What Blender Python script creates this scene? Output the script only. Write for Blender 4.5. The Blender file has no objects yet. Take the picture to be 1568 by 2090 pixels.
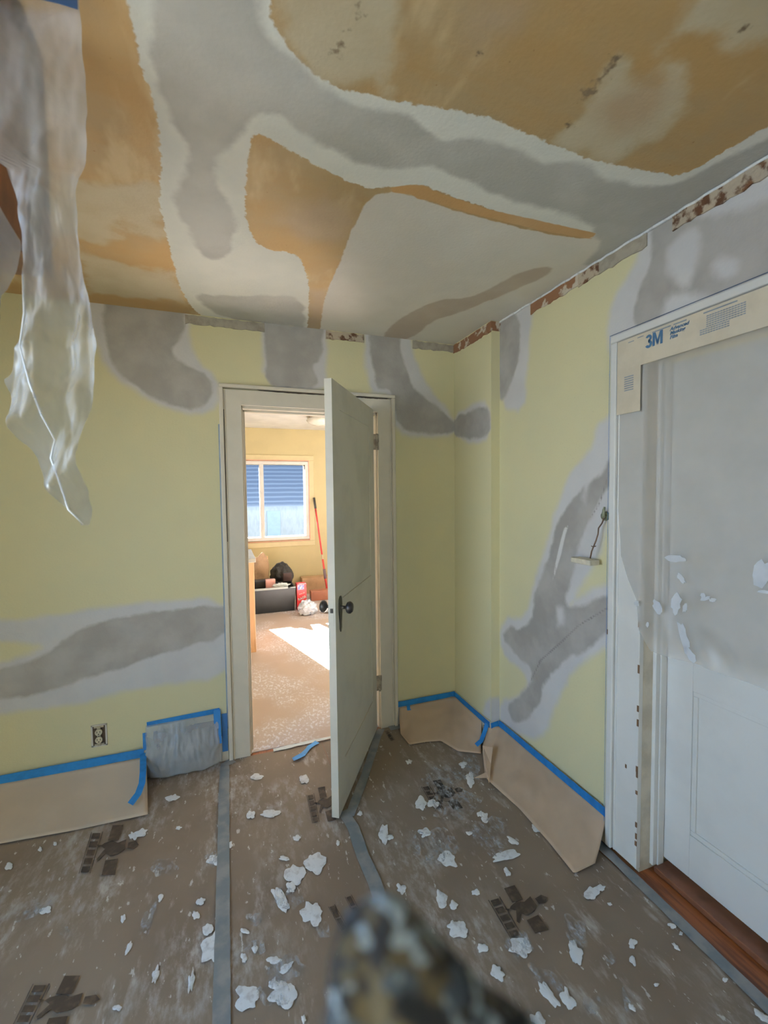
import bpy, math, random
import numpy as np
from mathutils import Vector, noise
random.seed(7)
sc = bpy.context.scene
COL = sc.collection

# ------------------------------------------------------------ camera, world, sun, window light, exposure
C0 = np.array([-1.4483, -2.5994, 1.5207]); YAW, PITCH, ROLL, FPX = -0.3485, -0.0476, -0.0118, 893.86
Fv = np.array([-np.sin(YAW)*np.cos(PITCH), np.cos(YAW)*np.cos(PITCH), np.sin(PITCH)])
r0 = np.array([np.cos(YAW), np.sin(YAW), 0.]); u0 = np.cross(r0, Fv)
Rv = np.cos(ROLL)*r0+np.sin(ROLL)*u0; Uv = -np.sin(ROLL)*r0+np.cos(ROLL)*u0
cam = bpy.data.cameras.new('camera'); camo = bpy.data.objects.new('camera', cam); COL.objects.link(camo)
from mathutils import Matrix
M = Matrix.Identity(4)
for i in range(3):
    M[i][0] = Rv[i]; M[i][1] = Uv[i]; M[i][2] = -Fv[i]; M[i][3] = C0[i]
camo.matrix_world = M
cam.sensor_fit = 'HORIZONTAL'; cam.sensor_width = 36; cam.lens = FPX/1568*36; cam.clip_start = .01
cam.dof.use_dof = True; cam.dof.focus_distance = 2.6; cam.dof.aperture_fstop = 5.0
sc.camera = camo

W = bpy.data.worlds.new('World'); sc.world = W; W.use_nodes = True
bg = W.node_tree.nodes['Background']; bg.inputs[0].default_value = (.62, .80, 1, 1); bg.inputs[1].default_value = 2.0

def lamp(name, kind, loc, direction, energy, color, **k):
    l = bpy.data.lights.new(name, kind); l.energy = energy; l.color = color
    for a, b in k.items(): setattr(l, a, b)
    o = bpy.data.objects.new(name, l); COL.objects.link(o); o.location = loc
    o.rotation_euler = Vector(direction).to_track_quat('-Z', 'Y').to_euler(); return o
lamp('sun', 'SUN', (0, 8, 6), (.29, -1.0, -.50), 470, (1, .97, .90), angle=.009)
lamp('rear_window_daylight', 'AREA', (-2.0, -4.36, 1.45), (.15, 1, -.30), 2.5, (.30, .60, 1), shape='RECTANGLE', size=1.5, size_y=1.2)
lamp('side_window_daylight', 'AREA', (-3.18, -2.0, 1.45), (1, .06, -.38), 17, (.13, .48, 1), shape='RECTANGLE', size=1.2, size_y=1.2, spread=2.2)
lamp('side_window_ground_bounce', 'AREA', (-3.17, -2.0, 1.3), (1, .38, .13), 5.8, (1, .86, .58), shape='RECTANGLE', size=1.2, size_y=.9, spread=1.5)
lamp('far_room_fill_light', 'AREA', (1.25, 2.2, 1.5), (-1, 0, -.1), 34, (1, .97, .90), shape='RECTANGLE', size=1.6, size_y=1.2)  # added fill for the next room and doorway spill; no window in that wall
vs = sc.view_settings; vs.view_transform = 'Standard'; vs.look = 'None'; vs.gamma = 1; vs.use_curve_mapping = False
vs.exposure = 0.04
sc.cycles.max_bounces = 10; sc.cycles.diffuse_bounces = 6; sc.cycles.transparent_max_bounces = 24; sc.cycles.sample_clamp_indirect = 6

# ------------------------------------------------------------ helpers
def at(px, py, ax, val):
    d = Fv+Rv*(px-784)/FPX+Uv*(1045-py)/FPX; i = 'xyz'.index(ax)
    return C0+d*(val-C0[i])/d[i]
def atp(px, py, P, n):
    d = Fv+Rv*(px-784)/FPX+Uv*(1045-py)/FPX; n = np.array(n, float)
    return C0+d*((np.array(P)-C0)@n)/(d@n)
def tag(o, label=None, cat=None, group=None, kind=None):
    if label: o['label'] = label
    if cat: o['category'] = cat
    if group: o['group'] = group
    if kind: o['kind'] = kind
    return o
def empty(name, loc, label, cat, kind=None, group=None):
    o = bpy.data.objects.new(name, None); COL.objects.link(o); o.location = loc; o.empty_display_size = .1
    return tag(o, label, cat, group, kind)
def obj(name, v, f, mat, parent=None, smooth=False, bevel=0, solid=0, subsurf=0):
    me = bpy.data.meshes.new(name); me.from_pydata([tuple(map(float, p)) for p in v], [], [tuple(q) for q in f])
    me.validate(); me.update()
    import bmesh
    bm = bmesh.new(); bm.from_mesh(me); bmesh.ops.recalc_face_normals(bm, faces=bm.faces) if not name.startswith(('wall', 'floor', 'ceiling')) else None
    bm.to_mesh(me); bm.free()
    if mat: me.materials.append(mat)
    if smooth: me.polygons.foreach_set('use_smooth', [True]*len(me.polygons))
    o = bpy.data.objects.new(name, me); COL.objects.link(o)
    if parent:
        o.parent = parent; o.matrix_parent_inverse = Matrix.Translation(parent.location).inverted() if parent.parent is None else Matrix.Identity(4)
        if parent.parent is not None: o.matrix_parent_inverse = Matrix.Identity(4)
        if parent.type == 'MESH' and parent.parent is not None and parent.parent.type == 'EMPTY':
            o.matrix_parent_inverse = Matrix.Identity(4); o.location = (0, 0, 0)
            o.matrix_parent_inverse = Matrix.Translation((0, 0, 0))
    if solid:
        m = o.modifiers.new('s', 'SOLIDIFY'); m.thickness = solid; m.offset = 0
    if bevel:
        m = o.modifiers.new('b', 'BEVEL'); m.width = bevel; m.segments = 2; m.limit_method = 'ANGLE'
    if subsurf:
        m = o.modifiers.new('u', 'SUBSURF'); m.levels = subsurf; m.render_levels = subsurf
    return o
class MB:
    def __init__(s): s.v = []; s.f = []
    def add(s, v, f):
        n = len(s.v); s.v += [tuple(p) for p in v]; s.f += [tuple(i+n for i in q) for q in f]; return s
    def box(s, x0, x1, y0, y1, z0, z1, fr=None):
        c = [(x, y, z) for x in (x0, x1) for y in (y0, y1) for z in (z0, z1)]
        if fr is not None: c = [tuple(fr(*p)) for p in c]
        return s.add(c, [(0, 1, 3, 2), (4, 6, 7, 5), (0, 4, 5, 1), (2, 3, 7, 6), (0, 2, 6, 4), (1, 5, 7, 3)])
    def prism(s, poly, d):
        n = len(poly); d = np.array(d, float); a = [np.array(p, float) for p in poly]; b = [p+d for p in a]
        return s.add(a+b, [tuple(range(n)), tuple(range(2*n-1, n-1, -1))]+[(i, (i+1) % n, n+(i+1) % n, n+i) for i in range(n)])
    def tube(s, pts, r, n=10, caps=True):
        pts = [Vector(p) for p in pts]; rr = r if hasattr(r, '__len__') else [r]*len(pts); rings = []; up = None
        for i, p in enumerate(pts):
            t = (pts[min(i+1, len(pts)-1)]-pts[max(i-1, 0)]).normalized()
            if up is None: up = t.orthogonal().normalized()
            up = (up-t*up.dot(t)).normalized(); w = t.cross(up)
            rings.append([p+(up*math.cos(2*math.pi*k/n)+w*math.sin(2*math.pi*k/n))*rr[i] for k in range(n)])
        v = [q for g in rings for q in g]; f = []
        for i in range(len(pts)-1):
            for k in range(n): f.append((i*n+k, i*n+(k+1) % n, (i+1)*n+(k+1) % n, (i+1)*n+k))
        if caps: f += [tuple(range(n-1, -1, -1)), tuple(range((len(pts)-1)*n, len(pts)*n))]
        return s.add(v, f)
    def build(s, name, mat, parent=None, **k): return obj(name, s.v, s.f, mat, parent, **k)

# ------------------------------------------------------------ materials
def newmat(name):
    m = bpy.data.materials.new(name); m.use_nodes = True; nt = m.node_tree
    return m, nt, nt.nodes['Principled BSDF']
def N(nt, t, **k):
    n = nt.nodes.new(t)
    for a, b in k.items():
        if a.startswith('i_'): n.inputs[int(a[2:]) if a[2:].isdigit() else a[2:]].default_value = b
        else: setattr(n, a, b)
    return n
def mathn(nt, op, a, b=None, clamp=False):
    n = nt.nodes.new('ShaderNodeMath'); n.operation = op; n.use_clamp = clamp
    for i, x in enumerate((a, b)):
        if x is None: continue
        if isinstance(x, (int, float)): n.inputs[i].default_value = x
        else: nt.links.new(x, n.inputs[i])
    return n.outputs[0]
def noisen(nt, scale, detail=3, stretch=None, rough=.55, rot=(0, 0, 0)):
    n = nt.nodes.new('ShaderNodeTexNoise'); n.inputs['Scale'].default_value = scale; n.inputs['Detail'].default_value = detail
    n.inputs['Roughness'].default_value = rough
    g = nt.nodes.new('ShaderNodeNewGeometry')
    mp = nt.nodes.new('ShaderNodeMapping'); mp.inputs['Scale'].default_value = stretch or (1, 1, 1); mp.inputs['Rotation'].default_value = rot
    nt.links.new(g.outputs['Position'], mp.inputs[0]); nt.links.new(mp.outputs[0], n.inputs['Vector'])
    return n.outputs['Fac']
def mixc(nt, fac, a, b):
    n = nt.nodes.new('ShaderNodeMix'); n.data_type = 'RGBA'
    for s, x in ((n.inputs[0], fac), (n.inputs[6], a), (n.inputs[7], b)):
        if isinstance(x, (int, float)): s.default_value = x
        elif isinstance(x, tuple): s.default_value = (*x[:3], 1)
        else: nt.links.new(x, s)
    return n.outputs[2]
def ramp(nt, x, lo, hi):
    n = nt.nodes.new('ShaderNodeMapRange'); n.interpolation_type = 'SMOOTHSTEP'; n.inputs[1].default_value = lo; n.inputs[2].default_value = hi
    nt.links.new(x, n.inputs[0]); return n.outputs[0]
def bump(nt, bs, h, dist, strength=1.0):
    n = nt.nodes.new('ShaderNodeBump'); n.inputs['Distance'].default_value = dist; n.inputs['Strength'].default_value = strength
    nt.links.new(h, n.inputs['Height']); nt.links.new(n.outputs[0], bs.inputs['Normal'])
def simple(name, col, rough=.5, var=.06, scale=14, metal=0, bmp=0, bscale=60, col2=None, lo=.4, hi=.65, stretch=None, spec=None):
    m, nt, b = newmat(name)
    c2 = col2 or tuple(max(0, c*(1-2.2*var)) for c in col)
    nt.links.new(mixc(nt, ramp(nt, noisen(nt, scale, 4, stretch), lo, hi), col, c2), b.inputs['Base Color'])
    b.inputs['Roughness'].default_value = rough; b.inputs['Metallic'].default_value = metal
    if spec is not None: b.inputs['Specular IOR Level'].default_value = spec
    if bmp: bump(nt, b, noisen(nt, bscale, 3), bmp)
    return m
def layered(name, basefn, layers, rough=.7, bmp=.0006, bscale=90):
    """layers: (attribute, colour, colour2, softness, ragged amplitude, ragged scale)"""
    m, nt, b = newmat(name); c = basefn(nt)
    for (an, col, col2, soft, amp, sc_) in layers:
        a = nt.nodes.new('ShaderNodeAttribute'); a.attribute_name = an
        d = mathn(nt, 'ADD', a.outputs['Fac'], mathn(nt, 'MULTIPLY', mathn(nt, 'SUBTRACT', noisen(nt, sc_, 4), .5), amp))
        fac = mathn(nt, 'SUBTRACT', 1.0, ramp(nt, d, -soft, soft))
        cc = mixc(nt, ramp(nt, noisen(nt, 5, 4), .35, .7), col, col2)
        c = mixc(nt, fac, c, cc)
    nt.links.new(c, b.inputs['Base Color']); b.inputs['Roughness'].default_value = rough
    b.inputs['Specular IOR Level'].default_value = .25
    bump(nt, b, noisen(nt, bscale, 4), bmp)
    return m

M_yellow_far = simple('pale_yellow_far_wall', (.54, .47, .27), .6, .03, 3)
M_white_trim = simple('aged_white_trim_paint', (.66, .62, .53), .42, .02, 9, bmp=.0006, bscale=30)
M_white_door = simple('white_door_paint', (.70, .70, .68), .45, .03, 5, bmp=.0003)
M_grey_door = simple('cream_door_paint', (.66, .63, .55), .5, .05, 4, bmp=.0003)
M_dark = simple('dark_gap', (.03, .02, .015), .9)
M_kraft = None
M_tape = simple('blue_painters_tape', (.012, .17, .52), .55, .08, 30, spec=.3)
M_tape_l = simple('blue_painters_tape_scrap', (.06, .30, .72), .5, .08, 30)
M_duct = simple('grey_duct_tape', (.17, .20, .23), .45, .15, 12, bmp=.0008, bscale=50, col2=(.26, .27, .28))
M_bronze = simple('dark_bronze', (.06, .06, .07), .35, .1, 30, metal=.7)
M_ivory = simple('ivory_plastic', (.62, .57, .42), .4)
M_black = simple('black_plastic', (.018, .02, .022), .5, .2, 20)
M_splat = simple('dried_white_compound', (.74, .76, .78), .6, .05, 40, bmp=.0008, bscale=60, col2=(.55, .55, .56), lo=.5, hi=.7)
M_wood = simple('orange_brown_hardwood', (.27, .088, .026), .35, .2, 6, col2=(.15, .045, .016), stretch=(12, 1, 1), bmp=.0004)
M_darkwood = simple('dark_stained_wood', (.07, .028, .012), .4, .2, 6, stretch=(6, 6, 1))
M_print = simple('dark_brown_print', (.040, .030, .024), .8, .2, 40, col2=(.095, .072, .055), lo=.45, hi=.7)
M_lath = simple('exposed_plaster_edge', (.42, .36, .29), .9, .2, 22, col2=(.09, .04, .02), lo=.48, hi=.60, bmp=.004, bscale=40)
M_lath_d = simple('exposed_wood_ground', (.22, .11, .06), .9, .2, 14, col2=(.5, .46, .40), lo=.55, hi=.62, bmp=.004, bscale=40)
M_lath_g = simple('grey_plaster_edge', (.36, .33, .28), .9, .1, 22, bmp=.003, bscale=40)

def paint_base(nt):
    c = mixc(nt, ramp(nt, noisen(nt, 1.7, 3), .35, .7), (.67, .63, .40), (.63, .605, .40))
    return mixc(nt, ramp(nt, noisen(nt, 160, 2), .62, .75), c, (.60, .56, .36))
LIGHT, LIGHT2 = (.60, .60, .61), (.55, .55, .57)
GREY, GREY2 = (.325, .315, .31), (.42, .41, .405)
M_wall = layered('yellow_paint_with_compound_patches', paint_base, [
    ('light', LIGHT, LIGHT2, .022, .05, 9), ('grey', GREY, GREY2, .012, .06, 9), ('light_over', LIGHT, LIGHT2, .022, .05, 12),
    ('ridge', (.68, .68, .68), (.62, .62, .62), .004, .004, 20), ('crack', (.27, .26, .26), (.24, .23, .23), .003, .006, 15)], rough=.62)
def ceil_base(nt):
    c = mixc(nt, ramp(nt, noisen(nt, 2.2, 5, rough=.6), .38, .66), (.43, .29, .135), (.38, .29, .17))
    c = mixc(nt, mathn(nt, 'MULTIPLY', ramp(nt, noisen(nt, 5, 4, (.5, 1.6, 1), .6, (0, 0, .6)), .42, .66), .55), c, (.40, .26, .115))
    c = mixc(nt, ramp(nt, noisen(nt, 6, 4, (1, .35, 1)), .55, .72), c, (.56, .44, .27))
    return mixc(nt, ramp(nt, noisen(nt, 55, 2), .74, .80), c, (.28, .17, .08))
M_ceil = layered('stained_ceiling_with_compound', ceil_base, [
    ('khaki', (.46, .39, .27), (.52, .46, .34), .03, .20, 7), ('pink', (.40, .31, .22), (.44, .34, .23), .06, .16, 6),
    ('white', (.76, .76, .71), (.69, .70, .66), .0035, .032, 45),
    ('board', (.66, .63, .58), (.70, .67, .62), .004, .020, 25), ('grey', (.43, .43, .41), (.51, .51, .49), .014, .10, 6),
    ('brownband', (.46, .39, .33), (.50, .44, .38), .010, .03, 10), ('strip', (.50, .31, .14), (.55, .36, .19), .003, .010, 30),
    ('specks', (.10, .075, .055), (.2, .15, .1), .008, .07, 40)], rough=.75, bmp=.0008)
def paper_base(nt):
    c = mixc(nt, ramp(nt, noisen(nt, 2.5, 4), .35, .7), (.235, .19, .15), (.195, .155, .122))
    sm = ramp(nt, noisen(nt, 7, 5, (1.6, .55, 1), .68), .55, .74)
    c = mixc(nt, mathn(nt, 'MULTIPLY', sm, .5), c, (.60, .58, .57))
    big = mathn(nt, 'MULTIPLY', ramp(nt, noisen(nt, 1.6, 3), .45, .62), ramp(nt, noisen(nt, 18, 5, (1.4, .6, 1), .7), .42, .70))
    c = mixc(nt, mathn(nt, 'MULTIPLY', big, .55), c, (.62, .61, .62))
    fl = ramp(nt, noisen(nt, 30, 4, (1.5, .6, 1), .62), .64, .68)
    return mixc(nt, mathn(nt, 'MULTIPLY', fl, .6), c, (.66, .66, .66))
M_paper = layered('kraft_floor_paper', paper_base, [], rough=.75, bmp=.001, bscale=12)
M_kraft = simple('kraft_masking_paper', (.47, .36, .27), .75, .05, 4, bmp=.0008, bscale=8)
M_kraft_l = simple('light_kraft_masking_paper', (.55, .46, .37), .75, .04, 4, bmp=.0008, bscale=8)

# ------------------------------------------------------------ layered surfaces (patches are surface colour; one ceiling grey also holds header shade)
def sdf(poly, P):
    poly = np.array(poly, float); n = len(poly); d = np.full(len(P), 1e9); inside = np.zeros(len(P), bool)
    for i in range(n):
        a = poly[i]; b = poly[(i+1) % n]; e = b-a; w = P-a
        t = np.clip((w@e)/max(e@e, 1e-12), 0, 1); q = w-t[:, None]*e; d = np.minimum(d, (q**2).sum(1))
        c = ((a[1] <= P[:, 1]) != (b[1] <= P[:, 1]))
        with np.errstate(divide='ignore', invalid='ignore'):
            xi = a[0]+(P[:, 1]-a[1])*(b[0]-a[0])/(b[1]-a[1] if b[1] != a[1] else 1e-12)
        inside ^= c & (P[:, 0] < xi)
    d = np.sqrt(d); return np.where(inside, -d, d)
def chaikin(P, it=2):
    P = [np.array(p, float) for p in P]
    for _ in range(it):
        Q = []
        for i in range(len(P)):
            a, b = P[i], P[(i+1) % len(P)]; Q += [a*.75+b*.25, a*.25+b*.75]
        P = Q
    return P
def surface(name, O, U, V, Lu, Lv, step, mat, layers={}, hole=None, plane=None, names=(), flip=False, parent=None, height=None):
    O, U, V = (np.array(a, float) for a in (O, U, V))
    us = set(np.round(np.linspace(0, Lu, max(2, int(Lu/step)+1)), 5)); vs_ = set(np.round(np.linspace(0, Lv, max(2, int(Lv/step)+1)), 5))
    if hole: us |= {hole[0], hole[1]}; vs_ |= {hole[2], hole[3]}
    us = np.array(sorted(x for x in us if 0 <= x <= Lu+1e-4)); vs_ = np.array(sorted(x for x in vs_ if 0 <= x <= Lv+1e-4))
    uu, vv = np.meshgrid(us, vs_); P2 = np.stack([uu.ravel(), vv.ravel()], 1)
    P3 = O+P2[:, :1]*U+P2[:, 1:]*V
    if height: P3[:, 2] += np.array([height(p[0], p[1]) for p in P3])
    nu, nv = len(us), len(vs_); F = []
    for j in range(nv-1):
        for i in range(nu-1):
            if hole:
                cu, cv = (us[i]+us[i+1])/2, (vs_[j]+vs_[j+1])/2
                if hole[0] < cu < hole[1] and hole[2] < cv < hole[3]: continue
            q = (j*nu+i, j*nu+i+1, (j+1)*nu+i+1, (j+1)*nu+i); F.append(q[::-1] if flip else q)
    o = obj(name, P3, F, mat, parent)
    me = o.data
    for an in names:
        s = np.full(len(P3), .5)
        for poly in layers.get(an, []):
            w = [at(x, y, *plane) for x, y in (poly if an in ('strip', 'crack', 'ridge') or len(poly) < 5 else chaikin(poly, 1))]
            pl = [((p-O)@U, (p-O)@V) for p in w]
            s = np.minimum(s, sdf(pl, P2))
        at_ = me.attributes.new(an, 'FLOAT', 'POINT'); at_.data.foreach_set('value', s.astype(np.float32))
    return o
H = 2.48; X1 = .0571; CH = -.4316
DX0, DX1, DH = -1.352, -.542, 2.012      # doorway in the back wall
WN = ('light', 'grey', 'light_over', 'ridge', 'crack')
LXm, LXM = -3.2, .0571
back_layers = {
 'light': [[(150, 540), (386, 560), (386, 640), (388, 700), (405, 740), (447, 772), (449, 832), (400, 848), (340, 835), (270, 798), (215, 748), (190, 690)],
           [(535, 560), (535, 655), (535, 790), (662, 800), (668, 760), (668, 670), (668, 560)], [(535, 655), (668, 670), (668, 760), (662, 800), (535, 790)],
           [(745, 600), (838, 600), (838, 697), (850, 740), (880, 800), (928, 850), (928, 890), (870, 893), (805, 887), (800, 810), (745, 800)],
           [(-300, 1290), (0, 1265), (100, 1258), (200, 1240), (330, 1225), (455, 1218), (470, 1290), (470, 1385), (300, 1400), (150, 1440), (0, 1457), (-300, 1480), (-300, 1350), (0, 1355), (85, 1325), (75, 1312), (0, 1310), (-300, 1330)]],
 'grey': [[(212, 560), (375, 560), (375, 642), (375, 690), (345, 712), (365, 740), (430, 770), (437, 812), (400, 838), (350, 828), (290, 802), (238, 755), (212, 700)],
          [(547, 560), (657, 560), (660, 683), (655, 740), (640, 745), (648, 790), (600, 792), (545, 785), (540, 720)],
          [(752, 590), (812, 590), (812, 697), (830, 760), (850, 800), (930, 858), (930, 885), (860, 885), (810, 875), (806, 800), (760, 792)],
          [(-300, 1400), (0, 1370), (80, 1340), (140, 1300), (190, 1272), (300, 1250), (440, 1235), (470, 1240), (470, 1300), (340, 1330), (200, 1380), (50, 1425), (-100, 1430), (-300, 1440)]],
}
surface('wall_back', (LXm, 0, 0), (1, 0, 0), (0, 0, 1), LXM-LXm, H, .012, M_wall, back_layers, hole=(round(DX0-LXm, 5), round(DX1-LXm, 5), 0, DH), plane=('y', 0), names=WN)
chase_layers = {'light': [[(928, 845), (960, 828), (1000, 815), (1002, 895), (965, 907), (928, 888)], [(990, 1430), (1003, 1425), (1003, 1470), (985, 1460)]],
                'grey': [[(928, 850), (960, 840), (990, 828), (999, 832), (1000, 870), (997, 890), (960, 896), (920, 886)]]}
surface('wall_chase_side', (0, CH, 0), (0, 1, 0), (0, 0, 1), -CH, H, .012, M_wall, chase_layers, plane=('x', 0), names=WN)
surface('wall_chase_front', (0, CH, 0), (1, 0, 0), (0, 0, 1), X1, H, .012, M_wall, {'light': [[(1000, 1425), (1026, 1425), (1026, 1480), (1000, 1480)]]}, plane=('y', CH), names=WN)
right_layers = {
 'light': [[(1018, 600), (1086, 600), (1085, 680), (1076, 760), (1071, 840), (1020, 832)],
           [(1330, 440), (1295, 550), (1248, 615), (1238, 690), (1255, 760), (2300, 900), (2300, -420)],
           [(1275, 830), (1250, 840), (1215, 870), (1215, 905), (1180, 940), (1150, 990), (1125, 1075), (1110, 1120), (1088, 1205), (1075, 1262), (1025, 1262), (1020, 1310), (1032, 1345), (1068, 1368), (1080, 1400), (1060, 1420), (1022, 1430), (1020, 1475), (1030, 1482), (1080, 1510), (1115, 1500), (1130, 1450), (1150, 1400), (1190, 1350), (1275, 1300), (1275, 1190), (1220, 1197), (1175, 1225), (1163, 1238), (1185, 1195), (1205, 1165), (1235, 1110), (1252, 1010), (1275, 980)]],
 'grey': [[(1018, 600), (1058, 640), (1066, 700), (1048, 770), (1028, 815), (1018, 815)],
          [(1330, 455), (1398, 440), (1460, 410), (1700, 330), (2300, -20), (2300, 520), (1568, 590), (1400, 640), (1300, 690), (1295, 610), (1318, 560), (1335, 500)],
          [(1265, 900), (1240, 940), (1225, 970), (1185, 1000), (1150, 1050), (1132, 1080), (1125, 1110), (1108, 1170), (1090, 1225), (1088, 1270), (1062, 1285), (1040, 1278), (1024, 1300), (1050, 1335), (1086, 1365), (1085, 1395), (1060, 1420), (1032, 1440), (1050, 1480), (1085, 1462), (1104, 1430), (1110, 1385), (1160, 1340), (1185, 1338), (1215, 1310), (1248, 1285), (1265, 1270), (1265, 1215), (1220, 1222), (1180, 1240), (1165, 1240), (1150, 1225), (1168, 1180), (1180, 1120), (1205, 1060), (1240, 1000), (1265, 970)]],
 'light_over': [[(1365, 500), (1415, 462), (1428, 490), (1424, 545), (1400, 592), (1372, 572), (1360, 530)], [(1395, 440), (1480, 440), (1700, 370), (1700, 250), (1400, 400)],
                [(1360, 600), (1430, 600), (1480, 612), (1400, 640), (1345, 665)], [(1450, 545), (1470, 525), (1500, 530), (1510, 555), (1480, 575)],
                [(1137, 1240), (1148, 1240), (1152, 1275), (1138, 1280)], [(1195, 975), (1205, 980), (1195, 1030), (1188, 1020)]],
 'ridge': [[(1152, 1078), (1161, 1072), (1155, 1090), (1146, 1130), (1134, 1170), (1128, 1186), (1134, 1150), (1144, 1105)]],
 'crack': [[(1245, 1235), (1247, 1240), (1180, 1280), (1150, 1310), (1105, 1350), (1085, 1390), (1083, 1388), (1102, 1346), (1150, 1303), (1180, 1275)], [(1244, 960), (1246, 962), (1225, 1030), (1205, 1060), (1203, 1058), (1222, 1028)]],
}
D2Y0, D2Y1, D2H = -2.26, -1.372, 2.01
YB = -4.4
surface('wall_right', (X1, YB, 0), (0, 1, 0), (0, 0, 1), CH-YB, H, .012, M_wall, right_layers, hole=(round(D2Y0-YB, 5), round(D2Y1-YB, 5), 0, D2H), plane=('x', X1), names=WN)
M_plainwall = simple('plain_pale_yellow_wall', (.70, .65, .41), .62, .03, 3)
def wallbox(name, mb, mat=M_plainwall, kind='structure', lab=None):
    o = mb.build(name, mat); tag(o, lab or name.replace('_', ' '), 'wall', None, kind); return o
# rear and left walls with daylight openings (behind the camera)
wb = MB(); wb.box(-3.3, .3, YB-.1, YB, 0, .8).box(-3.3, .3, YB-.1, YB, 2.1, H).box(-3.3, -2.8, YB-.1, YB, .8, 2.1).box(-1.2, .3, YB-.1, YB, .8, 2.1)
wallbox('wall_rear', wb, lab='pale yellow wall behind the camera with a window opening')
wl = MB(); wl.box(-3.3, -3.2, YB, 0, 0, .8).box(-3.3, -3.2, YB, 0, 2.1, H).box(-3.3, -3.2, YB, -2.7, .8, 2.1).box(-3.3, -3.2, -1.3, 0, .8, 2.1)
wallbox('wall_left', wl, lab='pale yellow left wall with a window opening')

ceil_layers = {
 'khaki': [[(120, 355), (200, 372), (290, 388), (335, 395), (340, 500), (280, 470), (240, 440), (225, 500), (150, 480), (100, 470)],
           [(560, -60), (840, -60), (830, 60), (800, 200), (760, 185), (640, 150), (585, 60)],
           [(1140, 280), (1175, 250), (1215, 180), (1255, 110), (1288, 112), (1290, 170), (1350, 180), (1340, 130), (1400, 105), (1412, 150), (1390, 210), (1350, 260), (1290, 290), (1255, 330), (1190, 320), (1110, 290)],
           [(1310, 95), (1370, 40), (1450, -60), (1800, -60), (1700, 60), (1568, 90), (1480, 115), (1470, 70), (1400, 90), (1340, 110)],
           [(160, 520), (350, 560), (380, 620), (180, 600)]],
 'pink': [[(1230, 200), (1330, 170), (1370, 180), (1340, 240), (1280, 270), (1210, 260)], [(940, 20), (1040, 0), (1060, 40), (1000, 80), (950, 60)],
          [(630, 590), (670, 590), (660, 690), (620, 690)], [(560, 430), (700, 400), (730, 440), (700, 500), (600, 490)]],
 'white': [[(245, -60), (258, 0), (272, 60), (285, 130), (308, 185), (322, 250), (330, 330), (325, 400), (335, 460), (350, 520), (365, 580), (382, 615), (405, 642), (450, 660), (625, 700), (630, 640), (632, 600), (627, 560), (612, 525), (585, 513), (550, 512), (520, 492), (503, 455), (499, 400), (505, 350), (508, 300), (520, 268), (560, 288), (620, 325), (680, 355), (740, 383), (800, 383), (860, 375), (905, 395), (1000, 427), (1100, 455), (1220, 488),
            (1200, 500), (1000, 680), (1500, 420), (1750, 250), (1750, 160), (1568, 258), (1440, 332), (1390, 360), (1340, 352), (1280, 342), (1200, 325), (1130, 295), (1060, 265), (1000, 240), (930, 225), (870, 215), (800, 205), (750, 188), (690, 180), (640, 150), (600, 110), (570, 70), (548, 25), (545, -60)]],
 'board': [[(648, 720), (655, 660), (662, 610), (680, 565), (700, 525), (712, 480), (735, 440), (752, 405), (790, 390), (840, 398), (870, 410), (950, 437), (1100, 475), (1215, 492), (1330, 420), (1345, 470), (1020, 680), (926, 730)]],
 'grey': [[(292, -60), (515, -60), (545, 60), (600, 130), (670, 195), (740, 215), (830, 230), (870, 262), (905, 290), (940, 278), (1010, 290), (1080, 318), (1130, 335), (1180, 335), (1240, 365), (1300, 388), (1385, 375), (1450, 345), (1568, 280), (1800, 140), (1800, 240), (1330, 500), (1190, 560), (1230, 470), (1180, 445), (1100, 425), (1020, 400), (940, 362), (900, 345), (850, 335), (800, 345), (740, 335), (680, 310), (610, 272), (550, 240), (500, 250), (460, 280), (450, 320), (440, 370), (475, 420), (485, 480), (470, 520), (440, 530), (405, 520), (390, 470), (360, 440), (355, 400), (385, 360), (385, 300), (350, 260), (335, 200), (305, 120), (295, 60)],
          [(400, 597), (450, 607), (560, 602), (622, 606), (620, 690), (500, 660), (420, 630)]],  # grey compound by the back wall, with some door header shade painted in
 'brownband': [[(780, 700), (790, 670), (835, 638), (895, 612), (955, 608), (1000, 590), (1060, 555), (1135, 540), (1110, 568), (1050, 592), (990, 617), (940, 638), (880, 655), (845, 690)]],
 'strip': [[(795, 383), (830, 378), (862, 378), (908, 398), (1000, 428), (1100, 450), (1218, 476), (1207, 488), (1100, 470), (1000, 445), (950, 433), (872, 408), (855, 408), (840, 398), (800, 392)]],
 'specks': [[(1225, 168), (1250, 115), (1268, 108), (1240, 165), (1200, 200), (1185, 195)], [(1163, 250), (1172, 246), (1170, 258), (1160, 262)], [(973, 100), (980, 98), (982, 106), (975, 109)],
            [(728, 20), (745, 15), (742, 30), (730, 32)], [(705, 60), (712, 58), (712, 66)], [(1500, 70), (1525, 55), (1520, 66)], [(670, 95), (695, 95), (690, 108)]],
}
surface('ceiling', (-3.3, YB, H), (1, 0, 0), (0, 1, 0), 3.3+X1+.05, -YB, .0145, M_ceil, ceil_layers, plane=('z', H), names=tuple(ceil_layers), flip=True)
fl = MB(); fl.box(-3.3, .30, YB, .12, -.05, 0); o = fl.build('floor', M_wood); tag(o, 'orange brown hardwood floor showing along the closed white door', 'floor', None, 'structure')
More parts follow.
